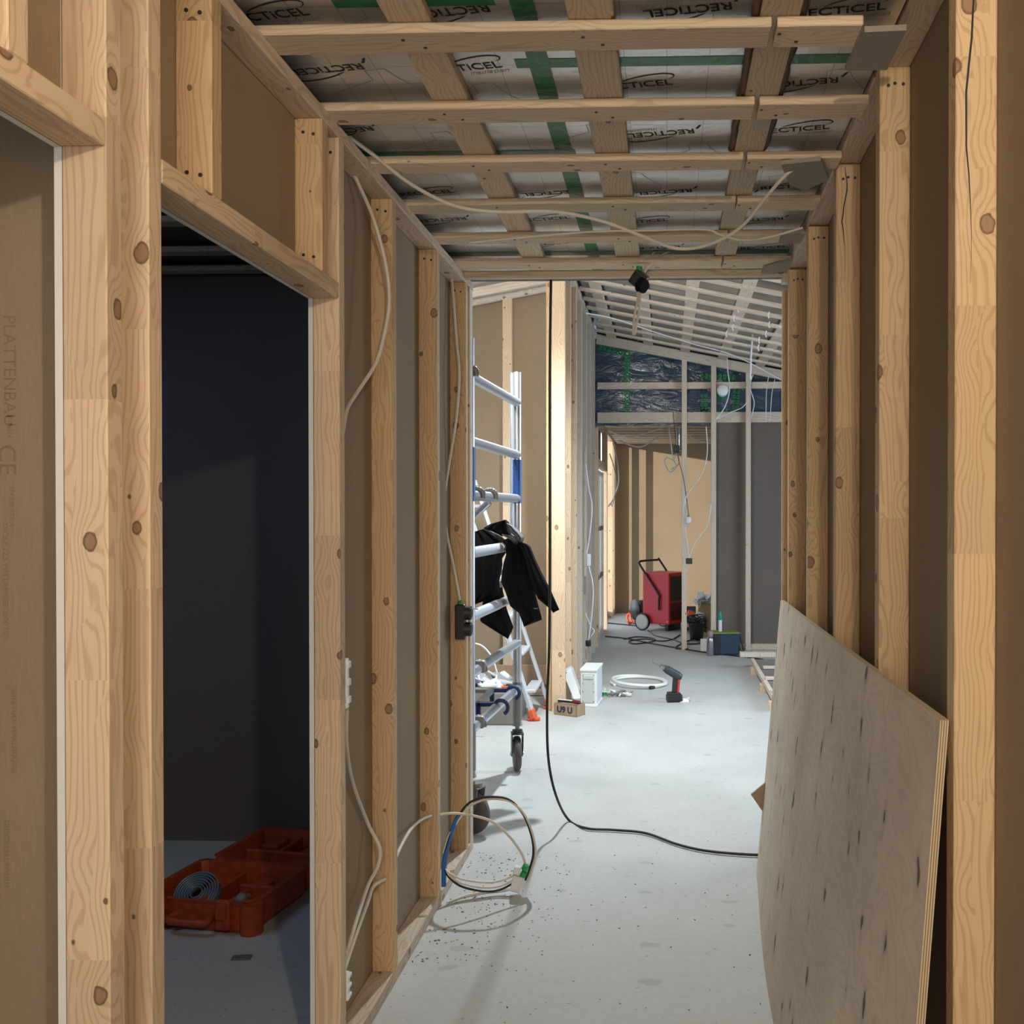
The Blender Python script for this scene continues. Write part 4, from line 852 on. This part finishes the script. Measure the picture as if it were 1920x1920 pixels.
mb=MB(); mb.box((0,0,0),(.10,.02,.07),0,Matrix.Rotation(.35,3,'Y'),ch=.005); tag(mb.build('white_bottle_label',WHITEP,loc=(.40,11.64,.255)),'pale green and white package lying on the black bag','package')
mb=MB(); mb.box((0,0,0),(.30,.02,.05),0,Matrix.Rotation(.5,3,'Y'),ch=.003); tag(mb.build('wood_offcut',WOODW,loc=(.36,11.52,.085)),'reddish plank offcut slanting across the heap','plank')
bk=empty('black_bucket',at(2,0,1306,1200),'black bucket stuffed with tangled cables right of the dehumidifier','bucket')
mb=MB(); mb.lathe([(0,.0),(.075,.0),(.095,.19),(.10,.20),(.093,.20),(.073,.02),(0,.02)],n=28); mb.build('bucket_body',BLKP,bk)
mb=MB()
for k in range(7):
    a=random.random()*6; pts=[(.05*math.cos(a),.05*math.sin(a),.15)]
    for j in range(5): a+=1.1; pts.append((random.uniform(.07,.14)*math.cos(a),random.uniform(.05,.12)*math.sin(a),random.uniform(.12,.30)))
    mb.tube(pts,.007,smooth=5,n=6)
mb.build('tangled_cables',BLK,bk)
mb=MB(); mb.bb((-.03,-.03,0),(.05,.03,.13),ch=.006); tag(mb.build('white_carton',WHITEP,loc=at(2,0,1326,1222)+Vector((-.04,.05,0))),'small white carton standing behind the steel bottle','box')
fl=empty('steel_flask',at(2,0,1332,1229),'brushed steel drinking flask beside the dark blue cooler bag','flask')
mb=MB(); mb.lathe([(0,0),(.038,0),(.041,.008),(.041,.15),(.036,.18),(.025,.195),(0,.195)],n=28); mb.build('body',STEEL,fl)
mb=MB(); mb.lathe([(.024,.193),(.030,.20),(.030,.245),(.024,.255),(0,.256)],n=20); mb.build('cap',plain('flask_cap',(.25,.22,.22),.5),fl)
cb=empty('cooler_bag',(.59,10.05,0),'dark blue cooler bag on the floor before the grey partition board','cooler bag',rz=math.radians(8))
mb=MB(); mb.box((.07,.10,.115),(.22,.20,.225),0,ch=.02); mb.build('body',NAVYF,cb)
mb=MB(); mb.box((-.065,.10,.113),(.075,.21,.22),0,ch=.02); mb.build('side_pocket',DKF,cb)
mb=MB(); mb.box((.035,.10,.232),(.29,.215,.018),0,ch=.006); mb.build('lid_piping',OLIVE,cb)
mb=MB(); mb.tube([(.175,.05,.22),(.20,.02,.15),(.215,.0,.05),(.20,-.02,.012),(.18,.0,.08),(.175,.03,.16)],.010,smooth=5); mb.build('shoulder_strap',BLK,cb)
tb=empty('sealant_cartridge',(.565,10.14,.2415),'white and teal sealant cartridge standing on the cooler bag','cartridge')
mb=MB(); mb.cyl((0,0,0),(0,0,.125),.019,n=18); mb.build('tube',WHITEC,tb)
mb=MB(); mb.lathe([(.020,.12),(.020,.15),(.016,.185),(.010,.205),(.0,.21)],n=18); mb.build('cap',TEAL,tb)
# ------------------------------------------------------------------ cables
def cable(label,pts,r,mat,cat='cable',group=None,smooth=7,closed=False,name='cable',extra=None):
    mb=MB(); mb.tube(pts,r,n=8,smooth=smooth,closed=closed); o=mb.build(name,mat); return tag(o,label,cat,group)
def A(ax,v,L): return [at(ax,v,x,y) for x,y in L]
def Y3(L): return [at(1,Y,x,y) for x,y,Y in L]
cable('thick black power cable hanging from the ceiling and curving away across the floor',Y3([(1034,470,4.28),(1031,700,4.30),(1031,1000,4.32),(1030,1200,4.36),(1026,1320,4.40),(1028,1420,4.44)])+[at(1,4.46,1042,1490)]+[at(2,.010,x,y) for x,y in((1066,1537),(1100,1553),(1150,1556),(1210,1562),(1270,1583),(1330,1596),(1420,1603),(1460,1600))],.0062,BLK,name='power_cable')
cable('long cream cable sagging across the corridor between the two top plates',Y3([(655,258,2.62),(700,290,2.75),(770,345,2.9),(850,385,3.0),(930,397,3.05),(1040,397,3.1),(1130,415,3.15),(1210,445,3.2),(1270,466,3.25),(1330,458,3.2),(1390,425,3.1),(1440,365,2.95),(1490,315,2.85),(1565,288,2.8)]),.0058,CREAM)
cable('thin cream cable under the fifth batten row running to the right wall',Y3([(880,455,3.50),(960,447,3.5),(1100,435,3.5),(1210,432,3.5),(1320,430,3.5),(1350,440,3.5),(1390,450,3.5),(1440,445,3.45),(1505,427,3.42)]),.0042,CREAM)
cable('cream cable bulging before the left studs from top plate to mid height',Y3([(650,300,2.78),(672,345,2.82),(700,410,2.9),(722,490,2.92),(730,560,2.92),(722,620,2.9),(705,680,2.85),(670,735,2.75),(650,770,2.66),(640,830,2.60)]),.0058,CREAM)
cable('cream cable hanging down the last bay of the left wall into the black socket box',Y3([(846,512,4.06),(850,560,4.05),(856,640,4.05),(861,700,4.04),(856,780,4.04),(842,870,4.04),(834,930,4.04),(836,990,4.05),(850,1060,4.07),(862,1125,4.085)]),.0058,CREAM)
cable('cream cable bowing down from the clip rail and back behind the doorway jamb',Y3([(650,1330,2.60),(650,1400,2.66),(662,1470,2.78),(690,1545,2.92),(712,1590,2.93),(708,1625,2.92),(690,1660,2.86),(670,1720,2.74),(655,1770,2.66),(640,1820,2.60)]),.0058,CREAM)
cable('cream cable from the drilled hole in the second stud down to the floor side',Y3([(722,1648,2.985),(700,1662,2.93),(690,1690,2.86),(672,1740,2.76),(655,1790,2.68),(642,1830,2.61)]),.0058,CREAM)
cable('cream cable arching between the two middle studs near the floor',Y3([(735,1626,3.06),(750,1590,3.15),(770,1555,3.35),(790,1537,3.5),(808,1529,3.575)]),.0058,CREAM)
YB=3.74
cable('white cable reaching out of the left wall and down to the cream socket connectors',Y3([(815,1529,3.64),(850,1525,3.66),(890,1530,3.69),(925,1542,3.72),(955,1568,YB),(978,1600,YB),(986,1625,YB)]),.0052,CREAM)
def loop(dy,r,mat,label,ph=0):
    L=[(870,1515),(895,1498),(925,1494),(955,1500),(980,1525),(996,1565),(1000,1600),(992,1632),(985,1650)]
    cable(label,Y3([(832,1600,3.66),(845,1560,3.68)]+[(x+dy,y+dy,3.70+.04*i/8) for i,(x,y) in enumerate(L)]),r,mat)
loop(0,.0045,BLK,'black cable of the upright loop above the sawdust'); loop(4,.0045,CREAM,'cream cable running beside the black one in the upright loop')
cable('blue flexible conduit rising from the bottom plate by the left wall',Y3([(832,1662,3.66),(833,1620,3.67),(840,1580,3.68),(852,1545,3.69),(862,1526,3.70)]),.0095,BLUEC,'conduit',name='conduit')
for k,(o1,m_,lb) in enumerate(((0,BLK,'black cable sweeping low from the conduit back to the connectors'),(-6,CREAM,'cream cable sweeping low from the conduit to the connectors'),(-14,CREAM,'thin cream cable above the low sweep behind the connectors'))):
    cable(lb,Y3([(834,1630,3.66),(842,1645+o1*.6,3.67),(865,1662+o1,3.69),(905,1671+o1*1.2,3.71),(935,1669+o1*1.2,3.73),(960,1657+o1,3.74),(975,1645+o1,3.74)]),.0042,m_)
cable('dark cable end lying on the floor in front of the left wall',[at(2,.006,x,y) for x,y in((838,1692),(870,1680),(910,1672),(945,1668),(968,1662))],.004,CREAM)
# connector block
cn=empty('socket_connectors',at(1,3.73,972,1646),'cream socket connectors with green collars hanging on the cable loop','connector')
cn.rotation_euler=(0,.25,0)
mb=MB(); mb.box((0,0,-.022),(.042,.035,.062),ch=.004); mb.build('cream_box',WHITEP,cn)
mb=MB(); mb.box((-.012,0,.028),(.026,.03,.03),ch=.003); mb.build('upper_box',WHITE,cn)
for z in(.018,.045): mb=MB(); mb.cyl((.014,0,z-.008),(.018,0,z+.012),.0125,n=14); mb.build('green_collar',GRNP,cn)
# junction clips on the jamb
for (px,py0,py1,lb) in((652,1232,1325,'cream clip rail on the right side of the doorway jamb at mid height'),(652,1815,1868,'cream clip rail low on the right side of the doorway jamb')):
    a=at(1,2.58,px,py0); b=at(1,2.58,px,py1); mb=MB(); L=(a.z-b.z)
    x=XL+.004; mb.bb((x-.012,2.551,b.z),(x+.001,2.568,a.z),ch=.003)
    for f in(.1,.45,.8): mb.bb((x-.012,2.551,b.z+L*f),(x+.005,2.572,b.z+L*(f+.14)),ch=.002)
    tag(mb.build('cable_clip_rail',WHITEP),lb,'cable clip')
# black twin socket box on last stud
sb=empty('socket_box',(XL-.02,4.10,at(1,4.10,865,1165).z),'black twin socket box fixed to the last stud of the left wall','socket box')
mb=MB(); mb.bb((-.022,-.03,-.075),(.022,.002,.075),ch=.006); mb.build('back_box',BLKP,sb)
for z in(.038,-.032): mb=MB(); mb.cyl((.018,-.012,z),(.045,-.012,z),.031,.030,n=24); mb.cyl((.045,-.012,z),(.048,-.012,z),.022,n=24); mb.build('socket_cup',BLKP,sb)
mb=MB(); mb.cyl((-.003,-.012,.072),(-.003,-.012,.088),.010,n=12); mb.build('green_gland',GRNP,sb)
mb=MB(); mb.cyl((.03,-.014,.055),(.075,-.014,.055),.003,n=8); mb.build('screw',ALU,sb)
# hanging black box under ceiling end
jb=empty('ceiling_box',at(1,3.95,1198,524),'black round ceiling box dangling on white cables at the corridor end','ceiling box')
rt_=Matrix.Rotation(math.radians(38),3,'Y')@Matrix.Rotation(math.radians(20),3,'X')
mb=MB(); mb.box((0,0,0),(.062,.055,.062),0,rt_,ch=.008); mb.build('box_body',BLKP,jb)
mb=MB(); v=rt_@Vector((.02,-.028,-.01)); mb.cyl(v,v+Vector((.02,-.012,-.01)),.031,.029,n=20); mb.build('cup',CLOTH,jb)
mb=MB(); mb.cyl((0,0,.030),(.002,0,.052),.013,n=14); mb.build('green_gland',GRNP,jb)
cable('white cable holding the dangling black box, left strand',Y3([(1228,470,3.95),(1216,488,3.95),(1208,510,3.95)]),.0042,CREAM,group='cables on the dangling box'); cable('white cable holding the dangling black box, right strand',Y3([(1265,467,3.95),(1238,480,3.95),(1216,500,3.95),(1208,511,3.95)]),.0042,CREAM,group='cables on the dangling box')
for k,dx in enumerate((0,5)):
    cable(('left' if k==0 else 'right')+' cable tail hanging out of the dangling black box',Y3([(1199+dx,538,3.92),(1196+dx*.8,560,3.92),(1190+dx*1.4,590,3.92),(1187+dx*.5,628,3.92)]),.0048,CREAM,group='cables on the dangling box')
# hall wall cables
yk=10.3
HC=[('thick white cable bundle hanging from the hall ceiling',[(1406,535,9.0),(1409,580,9.0),(1411,620,9.0),(1408,670,9.0),(1407,712,9.0)],.013),
('white cable hanging in front of the duct cap',[(1363,640,yk),(1364,690,yk),(1368,730,yk),(1358,765,yk),(1340,788,yk)],.009),
('white cable curving from the duct cap to the right stud',[(1340,787,yk),(1370,773,yk),(1390,765,yk),(1400,755,yk)],.007),
('white cable drooping under the rail right of the duct cap',[(1412,702,yk),(1406,725,yk),(1414,755,yk),(1408,785,yk)],.008),
('left thin white cable over the right end of the gable',[(1441,706,yk),(1437,735,yk),(1436,792,yk)],.006),
('right thin white cable over the right end of the gable',[(1453,710,yk),(1447,740,yk),(1444,790,yk)],.006),
('white cable fixed across the sloping hall ceiling',[(1098,587,8.2),(1150,597,8.5),(1220,620,9.0),(1300,645,9.5),(1380,668,9.9),(1464,712,10.2)],.008),
('white cable on the hall left wall rising to the connector',[(1098,870,8.6),(1104,915,8.6),(1110,950,8.6),(1106,1000,8.6),(1100,1038,8.6)],.008),
('white cable below the connector on the hall left wall',[(1104,1062,8.6),(1112,1100,8.6),(1110,1150,8.6),(1104,1195,8.6)],.008),
('crossing white cable low on the hall left wall',[(1098,1150,8.7),(1108,1175,8.7),(1114,1184,8.7),(1102,1200,8.7)],.006),
('white cable looping from the far ceiling down to the black switch, left strand',[(1285,930,yk),(1281,960,yk),(1286,1000,yk),(1292,1045,yk)],.008),
('white cable curving from the far ceiling to the black switch, right strand',[(1333,945,yk),(1326,985,yk),(1305,1015,yk),(1292,1046,yk)],.008),
('long white cable curving down the opening between the studs',[(1324,800,yk),(1326,850,yk),(1315,890,yk),(1290,925,yk),(1283,945,yk)],.008),
('white cable tail below the black switch',[(1291,1058,yk),(1288,1072,yk)],.006),
('dark hanging cable ending in the white plug',[(1262,772,yk),(1270,850,yk),(1282,900,yk),(1291,965,yk)],.005)]
for lb,L,r in HC: cable(lb,Y3(L),r*.72,BLK if 'dark' in lb else WHITEC,group='hall cables')
# clamps of cable on the ceiling
for k,(x,y) in enumerate(((1388,558),(1386,580),(1378,597),(1376,614),(1364,626),(1452,572),(1443,591),(1444,609),(1438,626),(1425,638),(1424,652))):
    a=at(1,7.0+.3*k%3,x,y); cable('short white cable loop between the sloping battens, '+ORD[k]+' of the row',Y3([(x-1,y-6,7.6+.2*(k%6)),(x-3,y,7.6+.2*(k%6)),(x-1,y+6,7.6+.2*(k%6))]),.006,WHITEC,group='cable loops between the hall battens')
def smallbox(name,label,px,py,Y,d,mat,cat='box',ch=.006):
    mb=MB(); mb.box((0,0,0),d,ch=ch); return tag(mb.build(name,mat,loc=at(1,Y,px,py)),label,cat)
smallbox('switch_box','small black switch box where two white cables meet in the opening',1292,1052,10.28,(.07,.05,.06),BLKP,'switch box')
smallbox('cable_connector','white cable connector on the hall left wall',1104,1050,8.6,(.035,.035,.11),WHITEC,'connector')
smallbox('floor_socket','black socket at the foot of the hall left wall',1103,1206,9.0,(.05,.05,.055),BLKP,'socket')
pg=empty('plug',at(1,10.28,1291,975),'white plug with a green collar hanging on the dark cable','plug'); mb=MB(); mb.box((0,0,0),(.055,.04,.07),ch=.01); mb.build('plug_body',WHITEC,pg); mb=MB(); mb.cyl((0,0,.035),(0,0,.055),.012,n=10); mb.build('collar',GRNP,pg); mb=MB(); mb.cyl((-.014,0,-.035),(-.014,0,-.06),.004); mb.cyl((.014,0,-.035),(.014,0,-.06),.004); mb.build('pins',STEEL,pg)
# far room hanging fixture
cable('tangled white cable loop hanging under the far room ceiling',Y3([(1253,790,11.2),(1258,830,11.2),(1262,860,11.2),(1268,875,11.2),(1256,885,11.2),(1246,868,11.2),(1250,858,11.2),(1262,862,11.2),(1270,850,11.2),(1272,870,11.2),(1258,880,11.2)]),.007,WHITEC)
smallbox('lamp_holder','black lamp holder under the far room ceiling',1268,842,11.25,(.07,.06,.09),BLKP,'lamp holder')
mb=MB(); mb.cyl((0,0,0),(0,0,2.555-at(1,11.4,1274,845).z),.035,n=20); tag(mb.build('duct_stub',ALU,loc=at(1,11.4,1274,845)),'short round metal duct coming out of the far room ceiling','duct')
for k,(lb,L) in enumerate((('white cable bowing off the far room window wall',[(1150,830,12.0),(1158,870,12.0),(1160,905,12.0),(1150,935,12.0),(1140,950,12.0)]),('cream cable beside the bowing one on the window wall',[(1143,850,11.8),(1152,880,11.8),(1155,910,11.8),(1148,950,11.8)]),('white cable snaking over the far room ceiling battens',[(1140,808,11.3),(1180,820,11.6),(1210,812,11.6),(1240,803,11.4)]),('second white cable across the far room ceiling',[(1280,805,11.3),(1300,822,11.4),(1335,832,11.5)]),('third white cable near the far room ceiling opening',[(1160,826,11.9),(1200,838,11.9),(1235,818,11.8)]))):
    cable(lb,Y3(L),.009 if k!=1 else .006,WHITEC if k!=1 else CREAM,group='far room cables')
# floor cables
def fl_(L,z=.008): return [at(2,z,x,y) for x,y in L]
cable('dark cable running along the far room threshold to the right',fl_([(1135,1193),(1180,1198),(1230,1208),(1290,1218),(1330,1224),(1400,1232),(1450,1240)]),.007,BLK)
cable('black cable coils on the floor under the dehumidifier',fl_([(1170,1198),(1195,1194),(1225,1197),(1222,1203),(1190,1207),(1180,1202),(1210,1198),(1240,1202),(1262,1198),(1275,1190)]),.007,BLK)
cable('black cable snaking right of the dehumidifier',fl_([(1215,1182),(1230,1192),(1262,1199),(1285,1207),(1312,1206),(1296,1200),(1272,1210),(1268,1216),(1290,1216)]),.007,BLK)
cable('dark hose lying by the far room window',fl_([(1140,1168),(1160,1170),(1190,1173),(1210,1176)]),.007,BLK)
cable('thin dark cable in front of the right bottom plate',fl_([(1405,1222),(1430,1223),(1462,1225)]),.006,BLK)
cable('white cable arc behind the scaffold rungs',Y3([(888,1206,6.3),(905,1212,6.3),(922,1232,6.3),(932,1262,6.3)]),.006,WHITEC)
# wires by the hall wall post
beam('wall_frame','thin pale frame of the service hatch on the hall left wall','frame',(XH+.004,8.9,.9),(XH+.004,8.9,2.1),.02,.06,PALE)
# sawdust and crumbs
mb=MB()
def crumbs(n,x0,x1,y0,y1,s):
    for _ in range(n):
        x=random.uniform(x0,x1); y=random.uniform(y0,y1); l=random.uniform(.4,1)*s; w=l*random.uniform(.2,.5)
        mb.box((x,y,.0012),(l,w,.0022),random.randint(0,2),Matrix.Rotation(random.random()*3.1,3,'Z'))
crumbs(170,-.85,-.62,3.15,4.2,.010); crumbs(70,-.62,-.4,3.1,4.2,.007); crumbs(60,-.5,.35,2.6,4.6,.008)
tag(mb.build('sawdust',[WOODW,plain('dark_crumb',(.10,.085,.07),.9),plain('mid_crumb',(.27,.22,.16),.9)]),'scattered sawdust and splinters on the corridor floor','sawdust',kind='stuff')
